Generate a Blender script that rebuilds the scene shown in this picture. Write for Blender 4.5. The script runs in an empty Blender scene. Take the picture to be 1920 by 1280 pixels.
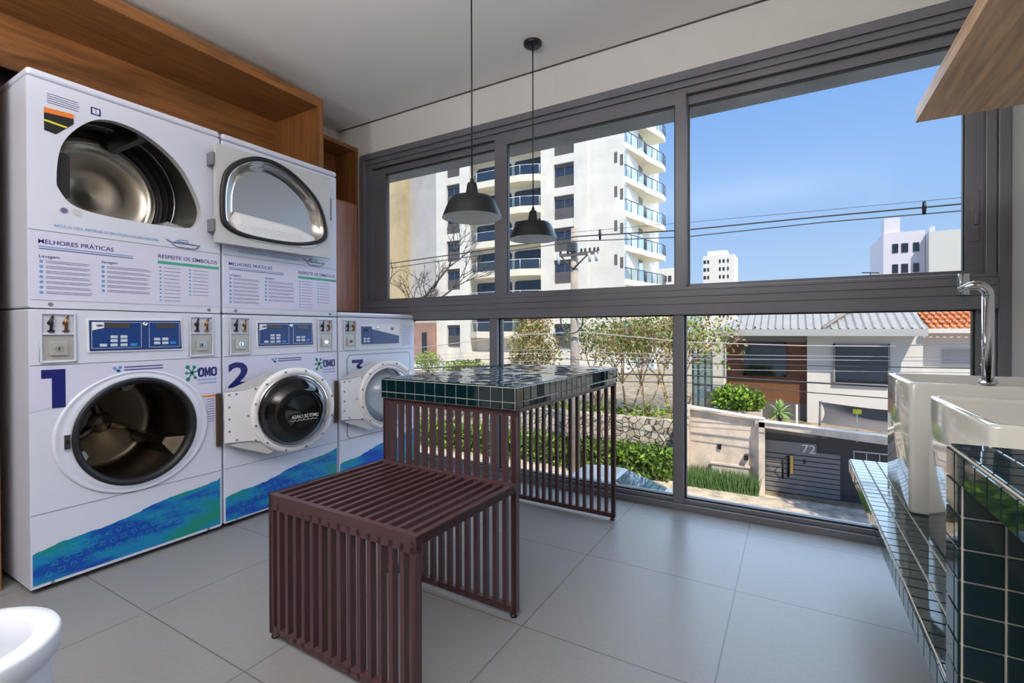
import bpy, bmesh, math, random
from mathutils import Vector, Matrix
random.seed(7)
sc = bpy.context.scene
COL = sc.collection
# ------------------------------------------------------------------ camera
F_PX, YAW, PITCH, ROLL, EYE, SY = 902.5862, 30.233, -.3793, -.1728, .9807, -13.0804
a, b, r = map(math.radians, (YAW, PITCH, ROLL))
_F = Vector((-math.sin(a), math.cos(a), 0)); _R = Vector((math.cos(a), math.sin(a), 0)); _U = Vector((0, 0, 1))
FW = _F*math.cos(b)+_U*math.sin(b); _U2 = _U*math.cos(b)-_F*math.sin(b)
RT = _R*math.cos(r)+_U2*math.sin(r); UP = _U2*math.cos(r)-_R*math.sin(r)
cd = bpy.data.cameras.new('camera'); cam = bpy.data.objects.new('camera', cd); COL.objects.link(cam)
cd.sensor_width = 36; cd.sensor_fit = 'HORIZONTAL'; cd.lens = 36*F_PX/1920; cd.shift_y = SY/1920
cd.clip_start = .02; cd.clip_end = 1000
cam.matrix_world = Matrix(((RT.x, UP.x, -FW.x, 0), (RT.y, UP.y, -FW.y, 0), (RT.z, UP.z, -FW.z, EYE), (0, 0, 0, 1)))
sc.camera = cam


def A(u, v, Y):      # a measured pixel turned into a point of the vertical plane at distance Y
    d = FW+RT*((u-960)/F_PX)+UP*((640+SY-v)/F_PX)
    k = Y/d.y
    return Vector((d.x*k, Y, EYE+d.z*k))


# ------------------------------------------------------------------ world, sun, exposure
def lin(c):
    return tuple(((x/255)/12.92 if x/255 <= .04045 else ((x/255+.055)/1.055)**2.4) for x in c)


sc.view_settings.view_transform = 'Standard'; sc.view_settings.look = 'None'
sc.view_settings.exposure = 0; sc.view_settings.gamma = 1; sc.view_settings.use_curve_mapping = False
w = bpy.data.worlds.new('sky'); sc.world = w; w.use_nodes = True
nt = w.node_tree; nt.nodes.clear()
tc = nt.nodes.new('ShaderNodeTexCoord'); sp = nt.nodes.new('ShaderNodeSeparateXYZ'); cr = nt.nodes.new('ShaderNodeValToRGB')
bg = nt.nodes.new('ShaderNodeBackground'); wo = nt.nodes.new('ShaderNodeOutputWorld')
nt.links.new(tc.outputs['Generated'], sp.inputs[0]); nt.links.new(sp.outputs['Z'], cr.inputs[0])
nt.links.new(cr.outputs[0], bg.inputs[0]); nt.links.new(bg.outputs[0], wo.inputs[0])
e = cr.color_ramp.elements
e[0].position = 0; e[0].color = (*lin((200, 226, 252)), 1)
e[1].position = .9; e[1].color = (*lin((96, 150, 235)), 1)
x = e.new(.18); x.color = (*lin((168, 205, 252)), 1)
x = e.new(.42); x.color = (*lin((134, 182, 250)), 1)
bg.inputs[1].default_value = 1.0


def sun(name, to_sun, strength, angle, color):
    l = bpy.data.lights.new(name, 'SUN'); l.energy = strength; l.angle = math.radians(angle); l.color = color
    o = bpy.data.objects.new(name, l); COL.objects.link(o)
    o.rotation_euler = Vector(to_sun).to_track_quat('Z', 'Y').to_euler()
    return o


sun('sun', (.42, -.5, .86), 5.3, .6, (1, .93, .82))
sun('sky_fill', (.3, 1, .5), 6.6, 98, (.60, .79, 1))  # extra wide soft sun, added to lift the room through its window


def lamp_area(name, loc, sx, sy, power, color):
    l = bpy.data.lights.new(name, 'AREA'); l.shape = 'RECTANGLE'; l.size = sx; l.size_y = sy; l.energy = power; l.color = color
    o = bpy.data.objects.new(name, l); COL.objects.link(o); o.location = loc
    return o


FILL_UPL = ((-1.5, -.95), (-.25, -.8))      # two invented uplighters behind the viewer, added as fill to lift the ceiling
for lx, ly in FILL_UPL:
    u_ = lamp_area('ceiling_fill', (lx, ly, 1.72), .26, .26, 105, (.96, .975, 1))
    u_.rotation_euler = (math.pi, 0, 0)


# ------------------------------------------------------------------ materials
def mat(name, c, rough=.5, metal=0, spec=.5, coat=0, noise=0, nscale=8, bump=0, bscale=60, stretch=None, alpha=1, trans=0, c2=None):
    m = bpy.data.materials.new(name); m.use_nodes = True
    n = m.node_tree.nodes; L = m.node_tree.links; p = n['Principled BSDF']
    p.inputs['Base Color'].default_value = (*lin(c), 1); p.inputs['Roughness'].default_value = rough
    p.inputs['Metallic'].default_value = metal; p.inputs['Specular IOR Level'].default_value = spec
    p.inputs['Coat Weight'].default_value = coat; p.inputs['Coat Roughness'].default_value = .04
    if trans: p.inputs['Transmission Weight'].default_value = trans
    t = None
    if noise or bump:
        t = n.new('ShaderNodeTexCoord'); mp = n.new('ShaderNodeMapping')
        if stretch: mp.inputs['Scale'].default_value = stretch
        L.new(t.outputs['Object'], mp.inputs[0])
    if noise:
        k = n.new('ShaderNodeTexNoise'); k.inputs['Scale'].default_value = nscale; k.inputs['Detail'].default_value = 5
        k.inputs['Roughness'].default_value = .6
        L.new(mp.outputs[0], k.inputs['Vector'])
        ra = n.new('ShaderNodeValToRGB'); L.new(k.outputs[0], ra.inputs[0])
        d = c2 or tuple(max(0, x*(1-noise)) for x in c); u = c if c2 else tuple(min(255, x*(1+noise*.6)) for x in c)
        ra.color_ramp.elements[0].position = .32; ra.color_ramp.elements[1].position = .68
        ra.color_ramp.elements[0].color = (*lin(d), 1); ra.color_ramp.elements[1].color = (*lin(u), 1)
        L.new(ra.outputs[0], p.inputs['Base Color'])
    if bump:
        k2 = n.new('ShaderNodeTexNoise'); k2.inputs['Scale'].default_value = bscale; L.new(mp.outputs[0], k2.inputs['Vector'])
        bn = n.new('ShaderNodeBump'); bn.inputs['Strength'].default_value = bump; bn.inputs['Distance'].default_value = .02
        L.new(k2.outputs[0], bn.inputs['Height']); L.new(bn.outputs[0], p.inputs['Normal'])
    return m


def glass_mat(name, tint, fac=None, rough=0, glossmix=1.0):
    m = bpy.data.materials.new(name); m.use_nodes = True; n = m.node_tree.nodes; L = m.node_tree.links; n.clear()
    o = n.new('ShaderNodeOutputMaterial'); mx = n.new('ShaderNodeMixShader'); t = n.new('ShaderNodeBsdfTransparent'); g = n.new('ShaderNodeBsdfGlossy')
    t.inputs[0].default_value = (*tint, 1); g.inputs['Roughness'].default_value = rough
    L.new(t.outputs[0], mx.inputs[1]); L.new(g.outputs[0], mx.inputs[2]); L.new(mx.outputs[0], o.inputs[0])
    if fac is None:
        f = n.new('ShaderNodeFresnel'); f.inputs[0].default_value = 1.45
        mu = n.new('ShaderNodeMath'); mu.operation = 'MULTIPLY'; mu.inputs[1].default_value = glossmix
        L.new(f.outputs[0], mu.inputs[0]); L.new(mu.outputs[0], mx.inputs[0])
    else: mx.inputs[0].default_value = fac
    return m


M = {}
M['white'] = mat('machine_enamel', (206, 209, 225), .28, spec=.5)
M['sticker'] = mat('printed_vinyl', (205, 203, 226), .35)
M['navy'] = mat('navy_print', (22, 26, 105), .4)
M['ink'] = mat('dark_print', (92, 90, 140), .5)
M['lightink'] = mat('blue_print', (90, 145, 195), .5)
M['greenbar'] = mat('green_print', (62, 160, 135), .5)
M['greenlogo'] = mat('logo_green', (20, 125, 110), .5)
M['panelblue'] = mat('panel_blue', (22, 58, 122), .3)
M['cyan'] = mat('key_cyan', (35, 130, 205), .4)
M['key'] = mat('key_grey', (190, 200, 215), .4)
M['black'] = mat('black_plastic', (18, 18, 22), .4)
M['rubber'] = mat('black_gasket', (24, 24, 28), .5)
M['seam'] = mat('seam_grey', (120, 120, 128), .6)  # one plain grey for seams, screws, bolts and hinges
M['steel'] = mat('brushed_steel', (196, 192, 182), .22, metal=1, noise=.12, nscale=3, stretch=(30, 1, 1))
M['drum'] = mat('drum_steel', (150, 150, 152), .3, metal=1)
M['drumdark'] = mat('washer_drum_steel', (120, 112, 100), .34, metal=1)
M['chrome'] = mat('chrome', (232, 234, 240), .06, metal=1)
M['brass'] = mat('bronze_lever', (150, 112, 78), .3, metal=1)
M['coinbox'] = mat('coin_box_grey', (178, 176, 172), .35, metal=.3)
M['orange'] = mat('orange_print', (225, 120, 40), .5)
M['yellow'] = mat('yellow_print', (225, 215, 40), .5)
M['plate'] = mat('white_plate', (226, 224, 228), .3)
M['grey'] = mat('grey_plastic', (190, 190, 192), .4)
M['panrim'] = mat('polished_pan_rim', (205, 203, 200), .16, metal=1)
M['pan'] = mat('brushed_pan', (168, 166, 168), .42, metal=.85)
M['glassbowl'] = glass_mat('bowl_glass', (.36, .38, .4), glossmix=1.6)
M['glassclear'] = glass_mat('clear_bowl_glass', (.86, .9, .94), glossmix=1.6)
M['pane'] = glass_mat('window_glass', (.97, .98, .98), glossmix=.2)
M['frame'] = mat('bronze_aluminium', (116, 116, 123), .38, metal=.25, noise=.05, nscale=3)
M['framedark'] = mat('frame_gasket', (28, 28, 32), .5)
M['slat'] = mat('oxblood_powder_coat', (78, 53, 57), .34, spec=.5)
M['tile'] = mat('teal_glazed_tile', (2, 33, 41), .04, spec=.7)
M['grout'] = mat('tile_grout', (200, 196, 186), .8)
M['ceramic'] = mat('white_ceramic', (216, 214, 208), .06, spec=.6, coat=.5)
M['wood'] = mat('freijo_wood', (136, 88, 46), .45, noise=.2, nscale=3.2, stretch=(14, .8, 14))
M['woodv'] = mat('freijo_wood_upright', (136, 88, 46), .45, noise=.2, nscale=3.2, stretch=(14, 14, .8))
M['wooddoor'] = mat('rosy_wood_door', (172, 118, 102), .45, noise=.14, nscale=3, stretch=(14, 14, .8))
M['woodshelf'] = mat('oak_shelf', (232, 188, 146), .42, noise=.2, nscale=3, stretch=(12, .7, 12))
M['wall'] = mat('painted_wall', (208, 205, 200), .8, noise=.02, nscale=2)
M['ceiling'] = mat('painted_ceiling', (230, 226, 220), .85)
M['lampblack'] = mat('matt_black_lamp', (17, 20, 26), .5)
M['lampwhite'] = mat('lamp_inner_white', (242, 242, 242), .6)
M['bin'] = mat('white_plastic_bin', (222, 226, 236), .3)
M['soffit'] = mat('soffit_concrete', (150, 145, 141), .9, noise=.12, nscale=3, bump=.2)


def floor_material():
    m = bpy.data.materials.new('porcelain_floor'); m.use_nodes = True; n = m.node_tree.nodes; L = m.node_tree.links; p = n['Principled BSDF']
    t = n.new('ShaderNodeTexCoord'); s = n.new('ShaderNodeSeparateXYZ'); L.new(t.outputs['Object'], s.inputs[0])

    def line(sock, off):
        x1 = n.new('ShaderNodeMath'); x1.operation = 'SUBTRACT'; x1.inputs[1].default_value = off; L.new(sock, x1.inputs[0])
        x2 = n.new('ShaderNodeMath'); x2.operation = 'DIVIDE'; x2.inputs[1].default_value = .5907; L.new(x1.outputs[0], x2.inputs[0])
        x3 = n.new('ShaderNodeMath'); x3.operation = 'FLOORED_MODULO'; x3.inputs[1].default_value = 1; L.new(x2.outputs[0], x3.inputs[0])
        x4 = n.new('ShaderNodeMath'); x4.operation = 'PINGPONG'; x4.inputs[1].default_value = .5; L.new(x3.outputs[0], x4.inputs[0])
        x5 = n.new('ShaderNodeMath'); x5.operation = 'LESS_THAN'; x5.inputs[1].default_value = .0036; L.new(x4.outputs[0], x5.inputs[0])
        return x5.outputs[0]
    mx = n.new('ShaderNodeMath'); mx.operation = 'MAXIMUM'; L.new(line(s.outputs['X'], -.777), mx.inputs[0]); L.new(line(s.outputs['Y'], 1.396), mx.inputs[1])
    k = n.new('ShaderNodeTexNoise'); k.inputs['Scale'].default_value = 60; k.inputs['Detail'].default_value = 6; L.new(t.outputs['Object'], k.inputs['Vector'])
    ra = n.new('ShaderNodeValToRGB'); L.new(k.outputs[0], ra.inputs[0])
    ra.color_ramp.elements[0].color = (*lin((124, 123, 124)), 1); ra.color_ramp.elements[1].color = (*lin((137, 136, 137)), 1)
    mc = n.new('ShaderNodeMix'); mc.data_type = 'RGBA'; L.new(mx.outputs[0], mc.inputs[0]); L.new(ra.outputs[0], mc.inputs[6]); mc.inputs[7].default_value = (*lin((92, 88, 86)), 1)
    L.new(mc.outputs[2], p.inputs['Base Color']); p.inputs['Roughness'].default_value = .36; p.inputs['Specular IOR Level'].default_value = .5
    return m


M['floor'] = floor_material()


def wave_material():
    m = bpy.data.materials.new('blue_green_print'); m.use_nodes = True; n = m.node_tree.nodes; L = m.node_tree.links; p = n['Principled BSDF']
    t = n.new('ShaderNodeTexCoord'); mp = n.new('ShaderNodeMapping'); mp.inputs['Rotation'].default_value = (math.radians(-20), 0, 0); mp.inputs['Scale'].default_value = (1, 3, 12)
    L.new(t.outputs['Object'], mp.inputs[0])
    k = n.new('ShaderNodeTexNoise'); k.inputs['Scale'].default_value = 1.1; k.inputs['Detail'].default_value = 6; L.new(mp.outputs[0], k.inputs['Vector'])
    ra = n.new('ShaderNodeValToRGB'); L.new(k.outputs[0], ra.inputs[0]); el = ra.color_ramp.elements
    el[0].position = .40; el[0].color = (*lin((8, 72, 165)), 1); el[1].position = .60; el[1].color = (*lin((18, 132, 120)), 1)
    q = el.new(.5); q.color = (*lin((12, 128, 178)), 1)
    L.new(ra.outputs[0], p.inputs['Base Color']); p.inputs['Roughness'].default_value = .35
    return m


M['wave'] = wave_material()
M['waveicon'] = mat('pattern_print', (34, 152, 166), .4)


# ------------------------------------------------------------------ geometry builder
class MB:
    def __init__(s): s.v, s.f, s.m, s.s = [], [], [], []

    def add(s, vs, fs, mi=0, smooth=False):
        o = len(s.v); s.v += [tuple(v) for v in vs]
        for f in fs: s.f.append([i+o for i in f]); s.m.append(mi); s.s.append(smooth)
        return s

    def box(s, x0, x1, y0, y1, z0, z1, mi=0):
        return s.add([(x0, y0, z0), (x1, y0, z0), (x1, y1, z0), (x0, y1, z0), (x0, y0, z1), (x1, y0, z1), (x1, y1, z1), (x0, y1, z1)],
                     [(3, 2, 1, 0), (4, 5, 6, 7), (0, 1, 5, 4), (1, 2, 6, 5), (2, 3, 7, 6), (3, 0, 4, 7)], mi)

    def prism(s, pts, fr, d0, d1, mi=0, smooth=False):
        n = len(pts)
        vs = [fr(p[0], p[1], d0) for p in pts]+[fr(p[0], p[1], d1) for p in pts]
        s.add(vs, [tuple(range(n))[::-1], tuple(range(n, 2*n))], mi)
        o = len(s.v)-2*n
        for i in range(n):
            j = (i+1) % n; s.f.append([o+i, o+j, o+n+j, o+n+i]); s.m.append(mi); s.s.append(smooth)
        return s

    def loft(s, loops, mi=0, cap0=False, cap1=False, smooth=True, close=True):
        n = len(loops[0]); vs = [p for l in loops for p in l]; fs = []
        for k in range(len(loops)-1):
            for i in range(n if close else n-1):
                j = (i+1) % n; fs.append((k*n+i, k*n+j, (k+1)*n+j, (k+1)*n+i))
        if cap0: fs.append(tuple(range(n))[::-1])
        if cap1: fs.append(tuple((len(loops)-1)*n+i for i in range(n)))
        return s.add(vs, fs, mi, smooth)

    def lathe(s, prof, fr, n=40, mi=0, cap0=False, cap1=False, smooth=True):
        loops = [[fr(rr*math.cos(2*math.pi*i/n), rr*math.sin(2*math.pi*i/n), h) for i in range(n)] for rr, h in prof]
        return s.loft(loops, mi, cap0, cap1, smooth)

    def tube(s, pts, rad, n=8, mi=0, cap=True, flat=None):
        pts = [Vector(p) for p in pts]; loops = []
        prev = None
        for i, p in enumerate(pts):
            d = (pts[min(i+1, len(pts)-1)]-pts[max(i-1, 0)]).normalized()
            if prev is None: u = d.orthogonal().normalized()
            else: u = (prev-d*prev.dot(d)).normalized()
            prev = u; v = d.cross(u); rr = rad[i] if isinstance(rad, (list, tuple)) else rad
            loops.append([p+u*(rr*math.cos(2*math.pi*k/n))+v*(rr*math.sin(2*math.pi*k/n)) for k in range(n)])
        return s.loft(loops, mi, cap, cap)

    def build(s, name, mats, parent=None, bevel=0, local=False, seg=2, fix=True):
        off = Vector((0, 0, 0))
        if parent is not None and not local:
            q = parent
            while q: off += q.location; q = q.parent
        me = bpy.data.meshes.new(name)
        me.from_pydata([(v[0]-off.x, v[1]-off.y, v[2]-off.z) for v in s.v], [], s.f)
        if not isinstance(mats, (list, tuple)): mats = [mats]
        for m in mats: me.materials.append(m)
        for p, mi, sm in zip(me.polygons, s.m, s.s): p.material_index = mi; p.use_smooth = sm
        if fix:
            bm = bmesh.new(); bm.from_mesh(me); bmesh.ops.remove_doubles(bm, verts=bm.verts, dist=1e-6)
            bmesh.ops.recalc_face_normals(bm, faces=bm.faces); bm.to_mesh(me); bm.free()
        me.update()
        o = bpy.data.objects.new(name, me); COL.objects.link(o)
        if parent is not None: o.parent = parent
        if bevel:
            bv = o.modifiers.new('bevel', 'BEVEL'); bv.width = bevel; bv.segments = seg; bv.limit_method = 'ANGLE'; bv.angle_limit = math.radians(40); bv.harden_normals = False
        return o


def tag(o, label, cat=None, group=None, kind=None):
    if label: o['label'] = label
    if cat: o['category'] = cat
    if group: o['group'] = group
    if kind: o['kind'] = kind
    return o


def thing(name, label, cat, loc=(0, 0, 0), group=None):
    o = bpy.data.objects.new(name, None); COL.objects.link(o); o.location = loc; o.empty_display_size = .1
    return tag(o, label, cat, group)


def struct(name, mb, m, **k):
    o = mb.build(name, m, **k); o['kind'] = 'structure'; return o


def catmull(P, n=10):
    out = []; L = len(P)
    for i in range(L):
        p0, p1, p2, p3 = (Vector(P[(i+k) % L]).to_3d() for k in (-1, 0, 1, 2))
        for t in range(n):
            t /= n
            q = .5*((2*p1)+(p2-p0)*t+(2*p0-5*p1+4*p2-p3)*t*t+(3*p1-p0-3*p2+p3)*t**3)
            out.append((q.x, q.y))
    return out


def circ(cx, cy, rx, ry=None, n=64):
    ry = ry or rx
    return [(cx+rx*math.cos(2*math.pi*i/n), cy+ry*math.sin(2*math.pi*i/n)) for i in range(n)]


def rrect(x0, x1, y0, y1, rad, n=5):
    out = []
    for cx, cy, a0 in ((x1-rad, y1-rad, 0), (x0+rad, y1-rad, 90), (x0+rad, y0+rad, 180), (x1-rad, y0+rad, 270)):
        for k in range(n+1):
            t = math.radians(a0+90*k/n); out.append((cx+rad*math.cos(t), cy+rad*math.sin(t)))
    return out


def ring_panel(mb, inner, x0, x1, y0, y1, fr, d, mi=0):
    """flat rectangle x0..x1,y0..y1 with the closed loop 'inner' cut out of it"""
    cx = sum(p[0] for p in inner)/len(inner); cy = sum(p[1] for p in inner)/len(inner)
    outer = []
    for p in inner:
        dx, dy = p[0]-cx, p[1]-cy; k = 1e9
        if dx > 1e-9: k = min(k, (x1-cx)/dx)
        if dx < -1e-9: k = min(k, (x0-cx)/dx)
        if dy > 1e-9: k = min(k, (y1-cy)/dy)
        if dy < -1e-9: k = min(k, (y0-cy)/dy)
        outer.append([cx+dx*k, cy+dy*k])
    for c in ((x0, y0), (x1, y0), (x1, y1), (x0, y1)):
        i = min(range(len(outer)), key=lambda q: (outer[q][0]-c[0])**2+(outer[q][1]-c[1])**2); outer[i] = list(c)
    mb.loft([[fr(p[0], p[1], d) for p in inner], [fr(p[0], p[1], d) for p in outer]], mi, smooth=False)


def text_mesh(mb, body, x0, x1, y0, y1, fr, d, mi=0, bold=0, thick=.0006, shear=0):
    cu = bpy.data.curves.new('lettering', 'FONT'); cu.body = body; cu.size = 1; cu.offset = bold; cu.shear = shear; cu.resolution_u = 3
    ob = bpy.data.objects.new('lettering', cu); COL.objects.link(ob)
    bpy.context.view_layer.update()
    me = bpy.data.meshes.new_from_object(ob.evaluated_get(bpy.context.evaluated_depsgraph_get()))
    bpy.data.objects.remove(ob); bpy.data.curves.remove(cu)
    xs = [v.co.x for v in me.vertices]; ys = [v.co.y for v in me.vertices]
    ax, bx, ay, by = min(xs), max(xs), min(ys), max(ys)
    vs = [fr(x0+(v.co.x-ax)/(bx-ax)*(x1-x0), y0+(v.co.y-ay)/(by-ay)*(y1-y0), d+thick) for v in me.vertices]
    mb.add(vs, [tuple(p.vertices) for p in me.polygons], mi); bpy.data.meshes.remove(me)


def tiles(mb, o, u, v, nrm, nu, nv, pu=.0503, pv=.0503, gap=.0036, th=.004, tilt=.006, mi=1, cut=None):
    """glazed mosaic: nu x nv small tiles on the plane o + u,v; each tile stands th proud and is laid a hair off level"""
    u, v, nrm, o = Vector(u), Vector(v), Vector(nrm), Vector(o)
    for i in range(math.ceil(nu)):
        for j in range(math.ceil(nv)):
            a0, a1 = i*pu+gap/2, min(i+1, nu)*pu-gap/2; b0, b1 = j*pv+gap/2, min(j+1, nv)*pv-gap/2
            if a1-a0 < .004 or b1-b0 < .004: continue
            ta, tb = random.gauss(0, tilt), random.gauss(0, tilt); e2 = .0012
            am, bm_ = (a0+a1)/2, (b0+b1)/2

            def P(x, y, h): return o+u*x+v*y+nrm*(h+((x-am)*ta+(y-bm_)*tb if h > 0 else 0))
            base = [P(a0, b0, 0), P(a1, b0, 0), P(a1, b1, 0), P(a0, b1, 0)]
            mid = [P(a0, b0, th-e2), P(a1, b0, th-e2), P(a1, b1, th-e2), P(a0, b1, th-e2)]
            top = [P(a0+e2, b0+e2, th), P(a1-e2, b0+e2, th), P(a1-e2, b1-e2, th), P(a0+e2, b1-e2, th)]
            flip = u.cross(v).dot(nrm) < 0
            fs = [(8, 9, 10, 11)]+[(k, (k+1) % 4, 4+(k+1) % 4, 4+k) for k in range(4)]+[(4+k, 4+(k+1) % 4, 8+(k+1) % 4, 8+k) for k in range(4)]
            if flip: fs = [f[::-1] for f in fs]
            mb.add(base+mid+top, fs, mi)


# ------------------------------------------------------------------ room shell
XL, XR, YB, WY, CZ = -3.25, .775, -3.4, 2.735, 2.63
struct('floor', MB().box(XL-.15, XR+.15, YB-.15, WY+.12, -.25, 0), M['floor'])
struct('ceiling', MB().box(XL-.15, XR+.15, YB-.15, WY-.02, CZ, CZ+.3).box(XL-.15, XR+.15, WY-.02, 3.42, CZ+.012, CZ+.3), M['ceiling'])
struct('wall_left', MB().box(XL-.15, XL, YB-.15, WY+.15, 0, CZ), M['wall'])
struct('wall_right', MB().box(XR, XR+.15, YB-.15, WY+.15, 0, CZ), M['wall'])
struct('wall_back', MB().box(XL, XR, YB-.15, YB, 0, CZ), mat('brown_back_wall', (96, 84, 74), .8))
FT, TB, TT = 2.39, 1.068, 1.238     # head of the frame, transom underside and top
struct('wall_window', MB().box(XL, XR, WY, WY+.14, FT, CZ).box(XL, -3.004, WY, WY+.14, 0, FT), M['wall'])
# ribbon window in bronze aluminium: one fixed frame, three sashes above, three fixed panes below
fm = MB()
fm.box(-3.004, XR, WY-.004, WY+.10, 2.345, FT).box(-3.004, XR, WY+.012, WY+.10, 2.31, 2.345).box(-3.004, XR, WY+.026, WY+.10, 2.275, 2.31)
fm.box(-3.004, -2.96, WY-.004, WY+.10, 0, 2.345).box(-2.96, -2.90, WY+.03, WY+.10, 0, 2.345)
fm.box(.735, XR, WY-.004, WY+.10, 0, 2.345).box(.70, .735, WY+.012, WY+.10, 0, 2.345)
fm.box(-2.96, .735, WY-.012, WY+.10, TB, 1.2).box(-2.96, .735, WY-.006, WY+.1, 1.2, TT-.02)
fm.box(-2.96, .735, WY-.004, WY+.10, 0, .035).box(-2.96, .735, WY+.016, WY+.10, .035, .058)
fm.box(-1.77, -1.71, WY-.002, WY+.09, .035, TB).box(-.568, -.513, WY-.002, WY+.09, .035, TB)
fm.box(.672, .70, WY+.03, WY+.09, .035, TB)
struct('window_1', fm, M['frame'], bevel=.003)
gm = MB()
for z in (1.125, 1.165): gm.box(-2.95, .73, WY-.0135, WY-.011, z, z+.0025)
gm.box(-2.9, .7, WY+.028, WY+.031, 2.268, 2.276)
struct('trim_1', gm, M['framedark'])


def sash(n, x0, x1, gx0, gx1, y):
    s = MB(); z0, z1 = TT-.02, 2.285; g0, g1 = TT, 2.222
    s.box(x0, x1, y, y+.035, z0, g0).box(x0, x1, y, y+.035, g1, z1).box(x0, gx0, y, y+.035, g0, g1).box(gx1, x1, y, y+.035, g0, g1)
    o = struct(n, s, M['frame'], bevel=.002)
    q = MB(); q.box(gx0, gx0+.005, y+.006, y+.03, g0, g1).box(gx1-.005, gx1, y+.006, y+.03, g0, g1).box(gx0, gx1, y+.006, y+.03, g1-.006, g1)
    q.build('glazing_gasket', M['framedark'], o)
    MB().box(gx0, gx1, y+.016, y+.019, g0, g1).build('pane', M['pane'], o)
    return o


sash('window_2', -2.93, -1.70, -2.775, -1.735, WY+.048)
sash('window_3', -1.733, -.50, -1.638, -.560, WY+.012)
s4 = sash('window_4', -.556, .705, -.495, .642, WY+.048)
k = MB(); k.box(.664, .690, WY+.044, WY+.05, 1.36, 1.58).box(.672, .684, WY+.036, WY+.05, 1.43, 1.49); k.build('sash_lock', M['frame'], s4, bevel=.002)
for i, (x0, x1) in enumerate(((-2.9, -1.77), (-1.71, -.568), (-.513, .672))):
    o = struct('window_%d' % (5+i), MB().box(x0, x0+.008, WY+.03, WY+.06, .058, TB).box(x1-.008, x1, WY+.03, WY+.06, .058, TB).box(x0, x1, WY+.03, WY+.06, TB-.006, TB).box(x0, x1, WY+.03, WY+.06, .058, .066), M['framedark'])
    MB().box(x0, x1, WY+.044, WY+.048, .058, TB).build('pane', M['pane'], o)
# chrome latch on the transom
t = thing('window_latch', 'small chrome latch plate on the dark transom behind the faucet', 'latch', (.624, WY-.012, 1.13))
MB().box(.604, .644, WY-.0165, WY-.0115, 1.128, 1.219).build('plate', M['chrome'], t, bevel=.002)
MB().tube([(.612, WY-.03, 1.13), (.612, WY-.03, 1.217)], .008, 12).box(.608, .616, WY-.03, WY-.016, 1.14, 1.205).build('grip', M['chrome'], t)
# soffit slab and side fin outside
struct('trim_2', MB().box(XL-.15, XR+.15, WY+.14, 3.42, 2.41, CZ+.01), M['soffit'])
struct('wall_outer', MB().box(-3.15, -2.99, WY+.14, 3.05, -.25, 2.41), mat('outer_fin', (150, 120, 108), .8))
struct('trim_3', MB().box(XL-.15, XR+.15, WY+.12, WY+.24, -.25, -.02), M['soffit'])

# ------------------------------------------------------------------ wood niche round the dryers
t = thing('laundry_niche', 'tall brown wood surround framing the stacked machines under the ceiling', 'cabinet', (-2.95, .9, 0))
MB().box(-3.22, -2.647, -1.6, 2.07, 2.435, 2.495).build('top_board', M['wood'], t, bevel=.001)
MB().box(-3.12, -3.10, -1.6, 2.07, 2.19, 2.435).build('valance', M['wood'], t, bevel=.001)
MB().box(-3.22, -2.647, 2.07, 2.105, 1.13, 2.495).build('side_panel', M['woodv'], t, bevel=.001)
MB().box(-3.22, -2.60, .56, .598, 0, 2.19).build('side_panel', M['woodv'], t, bevel=.001)
MB().box(-3.24, -3.225, -1.6, 2.105, 0, 2.495).build('shade_back', mat('niche_shade', (34, 24, 20), .7), t)  # near-black back, its colour put in for the niche's deep shade
t = thing('wall_cabinet', 'narrow wood wall cabinet with open top cell beside the window frame', 'cabinet', (-3.1, 2.41, 1.139))
c = MB(); c.box(-3.245, -3.014, 2.105, 2.725, 2.42, 2.45).box(-3.245, -3.014, 2.697, 2.725, 1.139, 2.42).box(-3.245, -3.014, 2.105, 2.125, 1.139, 2.42)
c.box(-3.245, -3.03, 2.125, 2.697, 1.985, 2.005).box(-3.245, -3.03, 2.125, 2.697, 1.139, 1.16).box(-3.246, -3.232, 2.125, 2.697, 1.16, 2.42)
c.build('carcass', M['woodv'], t, bevel=.001)
tag(MB().box(-3.03, -3.012, 2.128, 2.715, 1.141, 1.99).build('door', M['wooddoor'], t, bevel=.0015), 'rosy lower door')

# ------------------------------------------------------------------ machines
XF, Y1, WM, PITCHM = -2.445, .638, .694, .706
XBK = -3.14
DRY = catmull([(.083, 1.58), (.105, 1.72), (.19, 1.833), (.285, 1.862), (.40, 1.835), (.52, 1.745), (.598, 1.60), (.599, 1.515), (.555, 1.47), (.43, 1.46), (.25, 1.461), (.14, 1.478), (.095, 1.525)], 6)


def ctl_text(mb, rows, s0, s1, z0, z1, fr, d, mi):
    for i in range(rows):
        z = z1-(z1-z0)*(i+.5)/rows
        mb.prism([(s0, z-.0011), (s0+(s1-s0)*random.uniform(.8, 1), z-.0011), (s0+(s1-s0)*.95, z+.0011), (s0, z+.0011)], fr, d, d+.0006, mi)


def base_body(root, y0, z0, z1, inner, name, top_cap=True):
    def fr(s, z, d): return (XF+d, y0+s, z)
    mb = MB(); X = XF
    mb.add([(X, y0, z0), (XBK, y0, z0), (XBK, y0, z1), (X, y0, z1), (X, y0+WM, z0), (XBK, y0+WM, z0), (XBK, y0+WM, z1), (X, y0+WM, z1)],
           [(0, 1, 2, 3), (4, 7, 6, 5), (1, 5, 6, 2), (3, 2, 6, 7), (0, 4, 5, 1)])
    if inner: ring_panel(mb, inner, 0, WM, z0, z1, fr, 0)
    else: mb.add([fr(0, z0, 0), fr(WM, z0, 0), fr(WM, z1, 0), fr(0, z1, 0)], [(0, 1, 2, 3)])
    return mb.build(name, M['white'], root, bevel=.007, seg=3), fr


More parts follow.
